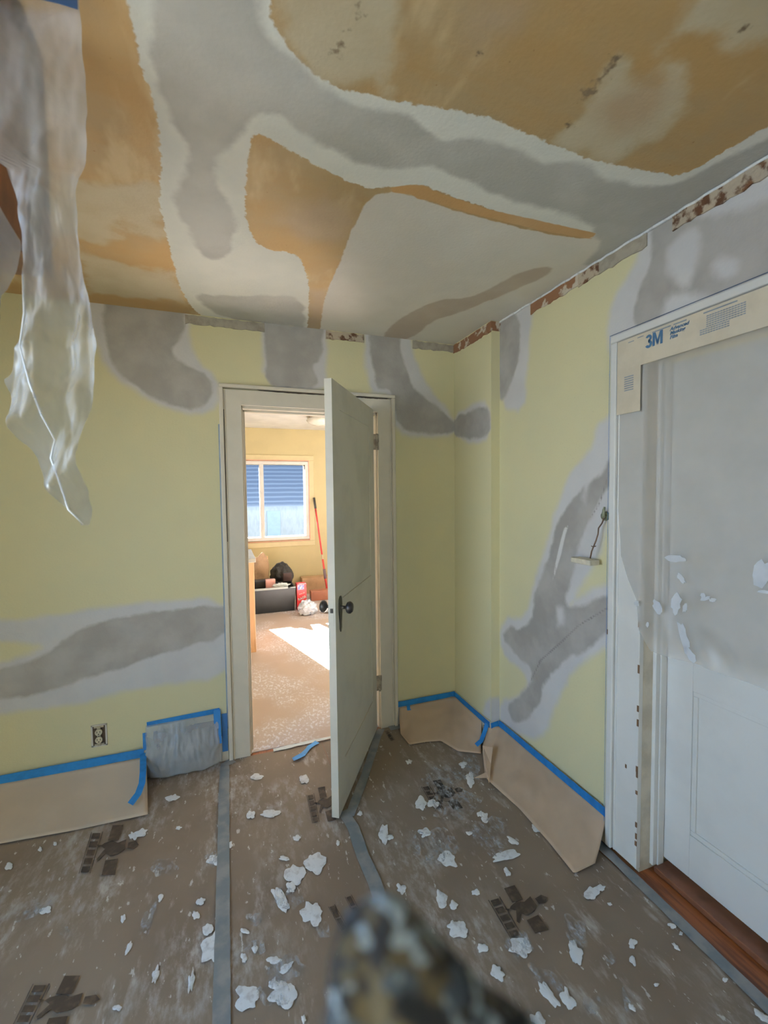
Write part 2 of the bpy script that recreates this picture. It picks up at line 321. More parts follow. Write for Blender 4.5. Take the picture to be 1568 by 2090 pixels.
for n, l in (('wall_back', 'yellow wall around the open door with grey joint compound patches'), ('wall_chase_side', 'narrow yellow chase wall in the corner with one grey patch'),
             ('wall_chase_front', 'thin front face of the corner chase'), ('wall_right', 'yellow right wall with branching grey joint compound patch'), ('ceiling', 'stained tan ceiling with white and grey joint compound')):
    tag(bpy.data.objects[n], l, n.split('_')[0], None, 'structure')

# rough strips under the ceiling where the moulding was pulled off
def strip_back(name, x0, x1, mat, y=0., z0=H-.052, z1=H-.006, t=.006):
    m = MB(); n = max(3, int((x1-x0)/.02))
    top = [(x0+(x1-x0)*i/n, y-t, z1+random.uniform(-.003, .003)) for i in range(n+1)]; bot = [(p[0], y-t, z0+random.uniform(-.004, .005)) for p in top][::-1]
    m.prism(top+bot, (0, t+.002, 0)); return m.build(name, mat)
def strip_right(name, y0, y1, mat, x=X1, z0=H-.062, z1=H-.008, t=.006):
    m = MB(); n = max(3, int(abs(y1-y0)/.02))
    top = [(x-t, y0+(y1-y0)*i/n, z1+random.uniform(-.003, .003)) for i in range(n+1)]; bot = [(p[0], p[1], z0+random.uniform(-.004, .006)) for p in top][::-1]
    m.prism(top+bot, (t+.002, 0, 0)); return m.build(name, mat)
xa = lambda px, py: at(px, py, 'y', 0)[0]
ya = lambda px, py: at(px, py, 'x', X1)[1]
tn = 0
for args in ((xa(378, 650), xa(540, 670), M_lath_g, 'grey rough strip under the ceiling left of the middle patch'), (xa(665, 682), xa(742, 690), M_lath, 'short chipped strip under the ceiling above the open door'), (xa(842, 700), 0., M_lath_g, 'rough strip under the ceiling ending at the corner')):
    tn += 1; tag(strip_back('trim_%d' % tn, *args[:3]), args[3], 'trim', None, 'structure')
tn += 1; tag(strip_right('trim_%d' % tn, 0., CH, M_lath_d, x=0.), 'brown exposed strip on top of the chase', 'trim', None, 'structure')
tn += 1; m = MB().box(-.006, X1, CH-.007, CH, H-.055, H-.006); tag(m.build('trim_%d' % tn, M_lath_d), 'short brown strip on the front of the chase', 'trim', None, 'structure')
for a, b, mt, l in ((ya(1085, 615), ya(1182, 565), M_lath_d, 'brown strip with drips under the ceiling above the yellow wall'), (ya(1182, 562), ya(1225, 545), M_lath, 'whitish strip fragment under the right ceiling edge'), (ya(1225, 540), ya(1322, 490), M_lath_g, 'grey strip under the ceiling over the tall patch'), (ya(1375, 450), -2.2, M_lath, 'wide crumbling dark strip under the ceiling at top right')):
    tn += 1; tag(strip_right('trim_%d' % tn, a, b, mt), l, 'trim', None, 'structure')
# thin white plaster bead along the ceiling joint
tn += 1; m = MB(); 
m.tube([(X1-.004, CH-.002-i*.03, H-.006+random.uniform(-.003, .002)) for i in range(60)], .006, 6)
tag(m.build('trim_%d' % tn, M_splat, smooth=True), 'thin white bead along the right ceiling joint', 'trim', None, 'structure')

# ------------------------------------------------------------ floor paper
def crumple(x, y): return .0035+.0022*noise.noise(Vector((x*3, y*3, 1)))+.0007*noise.noise(Vector((x*12, y*12, 3)))
def paper(x0, x1, label):
    o = surface('floor_paper', (x0, YB+.02, 0), (1, 0, 0), (0, 1, 0), x1-x0, -YB-.04, .04, M_paper, height=crumple)
    return tag(o, label, 'protective paper', None)
PAL = paper(-3.15, -1.497, 'brown builder\'s paper sheet on the floor left of the left grey tape seam')
PAM = paper(-1.495, -.936, 'brown builder\'s paper sheet on the floor leading to the doorway, between the grey seams')
PAR = paper(-.934, -.012, 'brown builder\'s paper sheet on the floor right of the open door')
PAL_, PAM_, PAR_ = PAL, PAM, PAR
def which(x): return PAL if x < -1.496 else PAM if x < -.935 else PAR
ZP = .0045
def ribbon(name, pts, w, mat, label, cat='tape', up=(0, 0, 1), t=.0006, parent=None, wiggle=0, group=None):
    pts = [np.array(p, float) for p in pts]; up = np.array(up, float); P = []
    for i in range(len(pts)-1):
        n = max(2, int(np.linalg.norm(pts[i+1]-pts[i])/.03))
        P += [pts[i]+(pts[i+1]-pts[i])*k/n for k in range(n)]
    P.append(pts[-1]); v = []; f = []
    for i, p in enumerate(P):
        d = P[min(i+1, len(P)-1)]-P[max(i-1, 0)]; s = np.cross(d, up); s /= np.linalg.norm(s)
        a = w/2*(1+wiggle*random.uniform(-1, 1)); v += [p-s*a, p+s*a]
    f = [(2*i, 2*i+1, 2*i+3, 2*i+2) for i in range(len(P)-1)]
    o = obj(name, v, f, mat, parent, solid=t)
    if parent is None: tag(o, label, cat, group)
    elif label: o['label'] = label
    return o
fz = lambda px, py, z=.0085: at(px, py, 'z', z)
ribbon('duct_tape', [(-1.44, -.035, .0085), (-1.488, -.06, .0085), (-1.492, -.3, .0085), (-1.498, -1.3, .0085), (-1.50, -2.4, .0085), (-1.5, -4.2, .0085)], .05, M_duct, 'grey duct tape strip along the left paper seam, starting at the door casing', wiggle=.05)
ribbon('duct_tape', [fz(700, 1655), fz(722, 1690), fz(740, 1745), fz(765, 1800), (-.955, -1.3, .0085), (-.96, -2.2, .0085), (-.96, -4.2, .0085)], .052, M_duct, 'dark grey duct tape strip on the floor between the open door and the camouflage cloth', wiggle=.05)
ribbon('duct_tape', [(-.94, -.68, .0078), (-.78, -.42, .0078), (-.60, -.10, .0078), (-.55, -.03, .0078)], .045, M_duct, 'grey duct tape strip under the swung open door, following its bottom edge to the hinge', wiggle=.05)
ribbon('duct_tape', [(-.50, -.045, .0085), (-.40, -.045, .0085)], .05, M_duct, 'short grey duct tape piece at the foot of the right door casing')
ribbon('duct_tape', [(.012, -.98, .0085), (.010, -1.3, .0085), (.006, -1.5, .0085), (-.002, -1.85, .0085), (-.01, -2.4, .0085), (-.01, -4.2, .0085)], .045, M_duct, 'blue grey duct tape strip on the paper edge beside the hardwood at the right door', wiggle=.06)
ribbon('doorway_tape', [(-1.22, -.02, .009), (-1.05, -.015, .011), (-.85, -.01, .010), (-.70, -.0, .010)], .03, simple('white_masking_tape', (.75, .82, .85), .4), 'pale whitish tape strip across the doorway threshold', wiggle=.2)
def on_path(ps, z): return [at(x, y, 'z', z) for x, y in ps]
ribbon('blue_tape_scrap', [fz(598, 1550, .012), fz(618, 1540, .02), fz(632, 1524, .012), fz(648, 1514, .014)], .032, M_tape_l, 'crumpled bright blue tape scrap lying on the floor in the doorway', wiggle=.25)

# printed logos on the paper
def logo(start, end, across, scale2=True, squares=5, only_squares=False):
    s, e, a = (np.array(q, float) for q in (start, end, across)); u = e-s; m = MB()
    def pl(us): return [at(*(s+u*p+a*q), 'z', ZP+.0035) for p, q in us]
    def pg(us): m.prism(pl(us), (0, 0, .0003))
    for k in range(squares):
        u0_ = k/squares; d = 1/squares
        pg([(u0_+.03, 0), (u0_+d-.03, 0), (u0_+d-.03, .22), (u0_+.03, .22)])
    pg([(0, -.05), (1, -.05), (1, -.03), (0, -.03)]); pg([(0, .26), (1, .26), (1, .285), (0, .285)])
    if not only_squares:
        pg([(-.15, .50), (-.15, .80), (.22, .80), (.22, .50)])
        pg([(.22, .62), (.28, .80), (.20, 1.02), (.45, 1.05), (.55, .90), (.60, .70), (.52, .55), (.72, .38), (.66, .34), (.42, .48), (.34, .34), (.28, .42)])
        pg([(.70, .60), (.66, .95), (1.05, 1.0), (1.05, .62)])
        pg([(.28, 1.1), (.24, 1.3), (.34, 1.42), (.44, 1.3), (.42, 1.12)])
        pg([(.30, .2), (.33, .34), (.38, .30)]) 
    c = np.mean(m.v, axis=0); o = m.build('printed_logo', M_print, which(c[0])); o['label'] = 'dark printed logo of squares and a figure'
    return o
logo((190, 1698), (164, 1783), (72, -2)); logo((72, 2008), (22, 2110), (105, -2)); logo((628, 1622), (640, 1680), (46, -10))
logo((862, 1605), (892, 1655), (52, -8)); logo((1000, 1836), (1046, 1915), (72, -22)); logo((706, 1830), (740, 1895), (40, -15), only_squares=True, squares=3)
logo((672, 1850), (700, 1900), (40, -15), only_squares=True, squares=2); logo((786, 1492), (800, 1512), (22, -6), only_squares=True, squares=3)

# dried compound splatters (part of the paper they stick to)
SP = [(352,1628,13,7,-.3),(287,1700,16,7,-.5),(272,1706,8,8,0),(512,1663,8,8,0),(551,1660,20,8,-.1),(525,1585,13,6,-.1),(621,1591,9,10,0),(642,1762,19,22,0),(602,1785,18,20,.3),(574,1835,13,26,-.5),(594,1812,9,12,.3),(437,1932,20,38,.5),(424,1896,11,12,0),(637,1865,21,24,0),(503,2036,25,24,.4),(578,2030,24,30,.5),(560,2010,14,9,.4),(410,1840,9,7,-.2),(400,1868,7,9,0),(318,1990,6,17,.3),(240,2056,9,6,-.2),(442,1757,18,12,.3),(785,1700,11,17,0),(797,1709,7,6,0),(868,1700,12,9,0),(912,1752,22,14,.5),(859,1641,11,13,0),(884,1640,12,8,.3),(1030,1747,26,10,-.25),(1047,1716,14,5,.6),(902,1836,12,18,-.2),(926,1848,9,9,0),(938,1898,18,16,.3),(925,1888,10,9,0),(1209,1822,15,14,0),(1226,1812,9,7,0),(1062,1935,22,18,.5),(1120,2030,34,10,.9),(1175,1945,12,24,-.3),(1096,1690,10,7,.4),(990,1668,8,11,-.2),(980,1662,6,6,0),(1291,1926,8,10,0),(1291,1960,6,10,-.5),(1373,1889,9,5,.3),(1380,1932,4,10,-.7),(972,1822,9,6,0),(1290,2056,9,5,.7),(1556,2074,18,8,.6),(18,1768,8,9,.4),(82,1733,4,5,0),(113,1722,4,4,0),(93,1858,11,7,-.3),(252,1875,5,8,.3),(328,1831,5,8,.3),(262,1935,4,16,.4),(390,2005,6,22,.15),(456,1960,5,14,0),(985,1935,10,10,0),(1015,1985,16,12,.8),(1160,2040,10,26,-.4),(1098,2082,12,18,-.8),(820,1815,12,8,.9),(1135,1730,3,10,-.3),(1035,1780,5,10,-.5),(690,1720,4,6,0),(560,1960,14,8,.2),(585,1975,18,8,-.7),(500,1900,10,5,.5),(520,1935,6,8,0),(470,1725,4,7,.2),(580,1752,10,5,.1),(605,1710,8,5,0),(365,1690,6,4,0),(498,1955,6,9,0),(620,2080,5,8,0),(958,1700,6,4,0),(1245,1845,4,4,0),(1250,1750,5,3,0),(735,1660,5,5,0),(880,1945,5,4,0),(835,1555,6,5,0),(960,1590,9,14,0),(945,1560,8,6,0),(1390,1905,4,4,0),(1340,2010,5,4,0),(1480,2000,5,5,0)]
for px, py, rx, ry, rot in SP:
    n = 30; pts = []; sd = random.random()*50
    for k in range(n):
        a = 2*math.pi*k/n; r = 1+.62*noise.noise(Vector((math.cos(a)*1.3+sd, math.sin(a)*1.3, 0)))+.17*noise.noise(Vector((math.cos(a)*3.0+sd, math.sin(a)*3.4, 5)))
        x, y = rx*r*math.cos(a), ry*r*math.sin(a)
        pts.append(at(px+x*math.cos(rot)-y*math.sin(rot), py+x*math.sin(rot)+y*math.cos(rot), 'z', ZP+.003))
    c = np.mean(pts, axis=0); top = [c+(p-c)*.9+np.array([0, 0, .0008]) for p in pts]; mid = c+np.array([0, 0, .0010])
    v = pts+top+[mid]; f = [(k, (k+1) % n, n+(k+1) % n, n+k) for k in range(n)]+[(n+k, n+(k+1) % n, 2*n) for k in range(n)]
    obj('plaster_splatter', v, f, M_splat, which(c[0]), smooth=True)

M_haze = film_haze = None
hm, hnt, hb = newmat('thin_compound_haze'); hb.inputs['Base Color'].default_value = (.66, .67, .69, 1); hb.inputs['Roughness'].default_value = .8
hnt.links.new(mathn(hnt, 'MULTIPLY', ramp(hnt, noisen(hnt, 38, 5, (1.3, .7, 1), .7), .42, .70), .62), hb.inputs['Alpha'])
for px, py, rx, ry, rot in [(335,1772,26,18,-.3),(68,1859,42,11,-.5),(442,1755,22,16,0),(588,1833,30,24,.4),(588,1978,36,28,-.3),(520,1875,18,12,0),(132,1900,11,8,-.6),(1172,1900,22,34,-.5),(1115,1998,44,15,.6),(1208,2050,16,24,-.4),(1285,2045,12,36,-.3),(1243,1956,14,16,0),(983,1697,22,24,0),(930,1640,46,36,0),(1010,1705,38,34,0),(960,1572,20,26,0),(885,1725,54,34,0),(905,1590,40,26,0),(520,1935,24,16,-.5),(560,2025,30,34,.2),(300,1885,12,40,.35),(1060,1930,30,24,.4),(660,1900,14,18,0)]:
    n = 26; pts = []; sd = random.random()*50
    for k in range(n):
        a = 2*math.pi*k/n; r = 1+.5*noise.noise(Vector((math.cos(a)*1.5+sd, math.sin(a)*1.5, 0))); x, y = rx*r*math.cos(a), ry*r*math.sin(a)
        pts.append(at(px+x*math.cos(rot)-y*math.sin(rot), py+x*math.sin(rot)+y*math.cos(rot), 'z', ZP+.0042))
    c = np.mean(pts, axis=0); obj('compound_haze', pts+[p-np.array([0, 0, .0003]) for p in pts], [tuple(range(n))], hm, which(c[0]))

# ------------------------------------------------------------ doorway: casing, jamb, hinges
def casing(name, mb, label, mat=M_white_trim, bevel=.003):
    o = mb.build(name, mat, bevel=bevel); return tag(o, label, 'door casing', None, 'structure')
root = empty('trim_%d' % (tn+1), (-.95, 0, 0), 'cream painted casing around the open doorway, cracked along its top', 'door casing', 'structure'); tn += 1
CL, CR, CT = -1.464, -.433, 2.118
MB().box(CL+.02, DX0+.004, -.020, 0, 0, DH).build('left_casing', M_white_trim, root, bevel=.002)
MB().box(CL, CL+.022, -.034, 0, 0, CT-.02).box(CL+.026, CL+.034, -.024, 0, 0, DH+.08).build('left_backband', M_white_trim, root, bevel=.004)
MB().box(DX1-.004, CR-.02, -.020, 0, 0, DH).build('right_casing', M_white_trim, root, bevel=.002)
MB().box(CR-.022, CR, -.034, 0, 0, CT-.02).box(CR-.034, CR-.026, -.024, 0, 0, DH+.08).build('right_backband', M_white_trim, root, bevel=.004)
MB().box(CL+.02, CR-.02, -.020, 0, DH-.004, CT-.026).build('head_casing', M_white_trim, root, bevel=.002)
MB().box(CL, CR, -.036, 0, CT-.02, CT).build('head_backband', M_white_trim, root, bevel=.004)
m = MB()
for x0, x1 in ((-1.26, -.83), (-.70, -.47)):
    n = 30; t = [(x0+(x1-x0)*i/n, -.0215, CT-.021) for i in range(n+1)]; b = [(p[0], -.0215, CT-.021-(.007*math.sin(math.pi*i/n)**.5+random.uniform(0, .002))) for i, p in enumerate(t)][::-1]
    m.prism(t+b, (0, .002, 0))
m.box(CL+.0225, CL+.0255, -.0215, -.018, 1.25, 1.98)
m.build('paint_crack', M_dark, root)
MB().box(DX0-.012, DX0+.012, .0, .12, 0, DH).box(DX0+.012, DX0+.024, .04, .075, 0, DH-.01).build('left_jamb', M_white_trim, root, bevel=.002)
MB().box(DX1-.012, DX1+.012, .0, .12, 0, DH).box(DX1-.024, DX1-.012, .045, .08, 0, DH-.01).build('right_jamb', M_white_trim, root, bevel=.002)
MB().box(DX0-.012, DX1+.012, .0, .12, DH-.02, DH+.004).box(DX0+.012, DX1-.012, .04, .075, DH-.032, DH-.02).build('head_jamb', M_white_trim, root, bevel=.002)

# door leaf
Hg = np.array([-.578, -.032, 0.]); dd = np.array([-.532, -.847, 0.]); dd /= np.linalg.norm(dd); nn = np.array([-dd[1], dd[0], 0.]); nn = nn if nn[0] > 0 else -nn
LW = .781; TH = .035; Z0, Z1 = .018, 2.02
def df(s, d, z): return Hg+dd*s+nn*(-d)+np.array([0, 0, z])   # s along leaf, d into the leaf from the visible face
droot = empty('door_1', tuple(Hg), 'open cream painted panel door swung into the room, dark knob on it', 'door', 'structure')
m = MB(); q = lambda s, d, z: df(s, d, z)
ST = .11
m.box(0, ST, 0, TH, Z0, Z1, q).box(LW-ST, LW, 0, TH, Z0, Z1, q)
for a, b in ((Z0, .245), (.86, 1.02), (1.90, Z1)): m.box(ST, LW-ST, 0, TH, a, b, q)
m.box(ST, LW-ST, .003, TH-.003, .24, .87, q).box(ST, LW-ST, .003, TH-.003, 1.01, 1.91, q)
m.build('leaf', M_grey_door, droot, bevel=.0015)
m = MB()
for a in (.2455, 1.0205): m.box(ST, LW-ST, -.001, .0005, a-.003, a, q)
m.build('panel_moulding', simple('worn_cream_edge', (.50, .44, .33), .6), droot)
# knobs, escutcheons
KS = LW-.066; KZ = .985
def lathe(prof, P, ax, n=24):
    ax = Vector(ax).normalized(); a = ax.orthogonal().normalized(); b = ax.cross(a); P = Vector(P); v = []; f = []
    for (h, r) in prof:
        for k in range(n): v.append(P+ax*h+(a*math.cos(2*math.pi*k/n)+b*math.sin(2*math.pi*k/n))*max(r, 1e-4))
    for i in range(len(prof)-1):
        for k in range(n): f.append((i*n+k, i*n+(k+1) % n, (i+1)*n+(k+1) % n, (i+1)*n+k))
    f += [tuple(range(n)), tuple(range((len(prof)-1)*n, len(prof)*n))]
    return v, f
KP = [(0, .011), (.004, .013), (.006, .008), (.026, .0075), (.030, .014), (.036, .025), (.044, .0285), (.052, .0275), (.060, .020), (.062, .012), (.0625, 0)]
for side in (1, -1):
    base = df(KS, 0 if side > 0 else TH, KZ)
    k = MB().add(*lathe(KP, base, nn*side)).build('door_knob', M_bronze, droot, smooth=True)
    m = MB(); prof = [(.052, .008), (.040, .019), (.020, .023), (0, .024), (-.03, .021), (-.075, .012), (-.10, .012), (-.115, .003)]
    for i in range(len(prof)-1):
        (z0, w0), (z1, w1) = prof[i], prof[i+1]
        d0, d1 = (0, -.004) if side > 0 else (TH, TH+.004)
        c = [df(KS-w0, d0, KZ+z0), df(KS+w0, d0, KZ+z0), df(KS+w1, d0, KZ+z1), df(KS-w1, d0, KZ+z1)]
        c2 = [df(KS-w0, d1, KZ+z0), df(KS+w0, d1, KZ+z0), df(KS+w1, d1, KZ+z1), df(KS-w1, d1, KZ+z1)]
        m.add(c+c2, [(0, 1, 2, 3), (7, 6, 5, 4), (0, 4, 5, 1), (1, 5, 6, 2), (2, 6, 7, 3), (3, 7, 4, 0)])
    m.build('escutcheon_plate', M_bronze, droot)
MB().box(LW-.0005, LW+.0012, .008, .027, KZ-.07, KZ+.05, q).build('latch_plate', M_grey_door, droot, bevel=.0005)
MB().box(LW, LW+.006, .012, .024, KZ-.01, KZ+.01, q).build('latch_bolt', M_bronze, droot, bevel=.001)
M_hinge = simple('painted_hinge', (.40, .36, .29), .5, .2, 30)
for zc in (1.825, .305):
    pz = Vector(((-.578-.542)/2+.004, -.028, zc-.05))
    h = MB().tube([pz, pz+Vector((0, 0, .1))], .0075, 12).build('hinge', M_hinge, droot)
    MB().box(-.578, -.540, -.024, -.019, zc-.048, zc+.048).build('hinge_leaf', M_hinge, h)

# ------------------------------------------------------------ right door (closed, recessed)
JX = .165
tn += 1; r2 = empty('trim_%d' % tn, (X1, D2Y1, 0), 'white painted casing and jamb around the closed door at right', 'door casing', 'structure')
cx = X1-.022; OY = -1.235; OT = 2.128
MB().box(cx, X1, D2Y1-.004, OY-.03, .02, D2H).build('left_casing', M_white_door, r2, bevel=.002)
MB().box(cx-.014, X1, OY-.030, OY, .02, OT-.03).box(cx-.005, X1, OY-.042, OY-.032, .02, OT-.04).build('left_backband', M_white_door, r2, bevel=.005)
MB().box(cx, X1, D2Y0-.12, OY-.03, D2H-.004, OT-.03).build('head_casing', M_white_door, r2, bevel=.002)
MB().box(cx-.014, X1, D2Y0-.14, OY, OT-.03, OT).box(cx-.005, X1, D2Y0-.14, OY-.032, OT-.042, OT-.032).build('head_backband', M_white_door, r2, bevel=.005)
MB().box(cx, X1, D2Y0-.12, D2Y0+.004, .0, D2H).build('right_casing', M_white_door, r2, bevel=.002)
M_jamb = simple('cream_jamb_paint', (.62, .57, .47), .5, .1, 10, bmp=.0008)
MB().box(X1-.004, JX+.06, D2Y1-.002, D2Y1+.02, .0, D2H).build('left_jamb', M_jamb, r2, bevel=.002)
MB().box(JX-.055, JX-.002, D2Y1-.016, D2Y1, .02, D2H).box(JX-.035, JX-.002, D2Y1-.022, D2Y1-.016, .02, D2H).build('door_stop', M_white_door, r2, bevel=.003)
MB().box(X1-.004, JX+.06, D2Y0, D2Y1, D2H-.01, D2H+.012).build('head_jamb', M_jamb, r2, bevel=.002)
MB().box(X1-.004, JX+.06, D2Y0-.02, D2Y0+.002, 0, D2H).build('right_jamb', M_jamb, r2, bevel=.002)
m = MB()
for z in (1.0, .82, .66, .61, .42, .40, .33, .2, .15, .12):
    m.box(cx-.0012, cx+.002, D2Y1-.0045, D2Y1+.0015+random.random()*.002, z-random.uniform(.005, .014), z+random.uniform(.005, .02))
m.box(cx-.001, cx+.001, D2Y1+.045, D2Y1+.052, .40, .415); m.box(cx-.015, cx-.013, OY-.005, OY-.001, .92, .94)
m.build('chipped_paint', simple('brown_chips', (.16, .09, .05), .8), r2)
m = MB(); m.box(.112, JX+.08, D2Y0, D2Y1-.018, 0, .022)
m.build('sill', simple('dark_brown_sill', (.17, .075, .045), .4, .15, 12, bmp=.0006), r2, bevel=.004)
d2 = empty('door_2', (JX, D2Y1, 0), 'closed white panel door at right, upper part behind plastic film', 'door', 'structure')
m = MB(); y1 = D2Y1-.004; y0 = D2Y0+.004; z0 = .045
py1 = -1.492; py0 = -2.14
m.box(JX, JX+.04, py1, y1, z0, D2H-.015).box(JX, JX+.04, y0, py0, z0, D2H-.015)
for a, b in ((z0, .212), (.765, .94), (1.88, D2H-.015)): m.box(JX, JX+.04, py0, py1, a, b)
m.build('leaf', M_white_door, d2, bevel=.002)
m = MB()
for a, b in ((.212, .765), (.94, 1.88)): m.box(JX+.010, JX+.03, py0, py1, a, b)
m.build('door_panel', M_white_door, d2)
m = MB()
for a, b in ((.212, .765), (.94, 1.88)):
    for (ya_, yb_, za, zb) in ((py1-.018, py1, a+.018, b-.018), (py0, py0+.018, a+.018, b-.018), (py0, py1, b-.018, b), (py0, py1, a, a+.018)): m.box(JX+.003, JX+.011, ya_, yb_, za, zb)
m.build('panel_moulding', M_white_door, d2, bevel=.003)
MB().box(X1+.35, X1+.36, YB, CH, 0, H).build('wall_behind_door', M_plainwall); tag(bpy.data.objects['wall_behind_door'], 'wall behind the closed right door', 'wall', None, 'structure')

# baseboards
tag(MB().box(-3.2, CL-.002, -.014, 0, 0, .150).build('baseboard_left', M_white_trim, bevel=.003), 'baseboard left of the doorway, masked with paper', 'baseboard', None, 'structure')
tag(MB().box(CR+.002, 0, -.014, 0, 0, .150).box(-.014, 0, CH, 0, 0, .15).build('baseboard_corner', M_white_trim, bevel=.003), 'baseboard in the corner, masked with paper', 'baseboard', None, 'structure')
tag(MB().box(X1-.014, X1, OY+.002, CH, 0, .150).box(-.014, X1, CH-.014, CH, 0, .15).build('baseboard_right', M_white_trim, bevel=.003), 'baseboard on the right wall, masked with paper', 'baseboard', None, 'structure')

# ------------------------------------------------------------ masking paper skirts and blue tape
def resample(P, n):
    P = np.array(P, float); d = np.r_[0, np.cumsum(np.linalg.norm(np.diff(P, axis=0), axis=1))]; t = np.linspace(0, d[-1], n)
    return np.stack([np.interp(t, d, P[:, i]) for i in range(3)], 1)
def skirt(name, top, bot, label, out, n=40, m=16, mat=None, sag=1.6, wob=.006):
    T = resample(top, n); B = resample(bot, n); v = []; f = []; out = np.array(out, float)
    for j in range(m+1):
        t = j/m
        for i in range(n):
            p = T[i]*(1-t)+B[i]*t
            p[2] = B[i][2]+(T[i][2]-B[i][2])*((1-t)**sag)
            h = t**1.25; p[:2] = T[i][:2]*(1-h)+B[i][:2]*h
            w = wob*math.sin(math.pi*t)*noise.noise(Vector((i*.22, t*2.5, len(label)*.37)))
            p[2] += abs(w)*1.5; p += out*max(w, -.002)
            p[2] = max(p[2], .0085+.001*t); v.append(p)
    for j in range(m):
        for i in range(n-1): f.append((j*n+i, j*n+i+1, (j+1)*n+i+1, (j+1)*n+i))
    return tag(obj(name, v, f, mat or M_kraft, smooth=True, solid=.0006), label, 'masking paper')
TZ = .145
SK = skirt('masking_paper', [(-2.9, -.0165, TZ-.015), (-1.88, -.0165, TZ-.03)], [at(-150, 1745, 'z', .01), at(0, 1722, 'z', .01), at(150, 1695, 'z', .01), at(302, 1662, 'z', .01)], 'pale kraft paper strip hanging from blue tape along the left wall onto the floor', (0, -1, 0), mat=M_kraft_l)
skirt('masking_paper', [(CR+.01, -.0165, TZ-.03), (-.05, -.0165, TZ-.02), (-.018, -.03, TZ-.02), (-.0165, -.35, TZ-.03)], [at(818, 1498, 'z', .01), at(836, 1520, 'z', .01), at(870, 1514, 'z', .012), at(900, 1512, 'z', .012), at(935, 1533, 'z', .01), at(982, 1538, 'z', .01)],
      'crumpled kraft paper sheet taped into the corner beside the doorway', (-.6, -.8, 0), wob=.010)
skirt('masking_paper', [(-.0165, CH+.06, TZ-.04), (-.0165, CH-.016, TZ-.02), (X1-.02, CH-.02, TZ-.02), (X1-.0165, -.7, TZ-.02), (X1-.0165, OY+.012, TZ-.02)],
      [at(985, 1535, 'z', .01), at(990, 1585, 'z', .01), at(1002, 1598, 'z', .01), at(1060, 1650, 'z', .01), at(1120, 1718, 'z', .01), at(1172, 1783, 'z', .012), at(1215, 1762, 'z', .02)],
      'long kraft paper strip hanging along the right wall and curling onto the floor', (-1, 0, 0), n=60, wob=.007, sag=1.25)
m = MB(); m.prism([at(985, 1522, 'z', .10), at(1005, 1525, 'z', .10), at(1001, 1560, 'z', .05), at(998, 1598, 'z', .02), at(990, 1570, 'z', .03)], (.002, -.002, 0))
tag(m.build('paper_flap', simple('pale_torn_kraft', (.58, .44, .33), .75)), 'small torn kraft paper flap where the corner sheet meets the long strip', 'paper')
m = MB(); m.prism([at(968, 1588, 'z', .012), at(995, 1575, 'z', .03), at(1002, 1588, 'z', .012)], (0, 0, .001))
tag(m.build('paper_scrap', simple('torn_kraft_scrap', (.50, .38, .28), .75)), 'little triangular kraft scrap on the floor beside the torn flap', 'paper')
def wtape(name, x0, x1, z, w, label, y=-.0185, mat=None, **k):
    return ribbon(name, [(x0, y, z), (x1, y, z)], w, mat or M_tape, label, up=(0, 1, 0), wiggle=.03, **k)
wtape('painters_tape', -2.9, -1.89, TZ-.004, .046, 'blue tape strip holding the left paper along the baseboard')
ribbon('painters_tape', [np.array([-1.893, -.024, .14]), at(292, 1575, 'z', .118), at(290, 1598, 'z', .090), at(282, 1620, 'z', .062), at(266, 1641, 'z', .042)], .03, M_tape, 'loose blue tape tail hanging over the left paper beside the vent', up=(0, -1, 1))
wtape('painters_tape', CR+.003, -.018, TZ-.006, .036, 'blue tape strip on the baseboard between the doorway and the corner')
ribbon('painters_tape', [(-.0185, -.02, TZ-.006), (-.0185, CH-.01, TZ-.008)], .036, M_tape, 'blue tape strip along the bottom of the corner chase', up=(1, 0, 0), wiggle=.03)
ribbon('painters_tape', [(-.014, CH-.0185, TZ-.01), (X1-.018, CH-.0185, TZ-.004)], .034, M_tape, 'short blue tape piece across the front of the chase', up=(0, 1, 0))
ribbon('painters_tape', [(X1-.0185, CH-.022, TZ-.004), (X1-.0185, OY+.006, TZ-.004)], .042, M_tape, 'long blue tape strip along the bottom of the right wall', up=(1, 0, 0), wiggle=.04)
ribbon('painters_tape', [(-.020, CH+.015, TZ-.01), (-.035, CH+.01, .10), (-.075, CH-.01, .055), (-.11, CH-.01, .035)], .026, M_tape, 'loose blue tape tail hanging from the chase over the paper joint', up=(-.6, -.3, .7))
ribbon('painters_tape', [(-.36, -.022, TZ-.015), (-.36, -.030, .10), (-.345, -.038, .075)], .022, M_tape, 'small curled blue tape end hanging below the strip beside the doorway', up=(0, 1, 0))
ribbon('painters_tape', [(X1-.0375, OY+.001, .12), (X1-.0375, OY+.001, OT+.002)], .004, M_tape, 'thin blue tape line up the left edge of the right door casing', up=(1, -1, 0), t=.001)
ribbon('painters_tape', [(X1-.037, OY, OT+.001), (X1-.037, D2Y0-.14, OT+.001)], .004, simple('dark_blue_tape_edge', (.03, .07, .16), .6), 'thin dark blue tape line along the top of the right door casing', up=(1, 0, -1), t=.001)
ribbon('painters_tape', [(CL-.003, -.003, .18), (CL-.003, -.003, 1.9)], .008, simple('faint_blue_tape_edge', (.25, .33, .45), .6), 'thin blue grey tape line along the left edge of the doorway casing', up=(0, 1, 0), t=.001)
ribbon('painters_tape', [(CR+.003, -.003, .15), (CR+.003, -.003, CT-.01)], .006, simple('dull_blue_tape_edge', (.16, .20, .27), .6), 'thin dull blue tape line along the right edge of the doorway casing', up=(0, 1, 0), t=.001)

# compound crumbs stuck on tape and skirts
SPS = [((247, 1576), -.0195), ((527, 1563), None)]

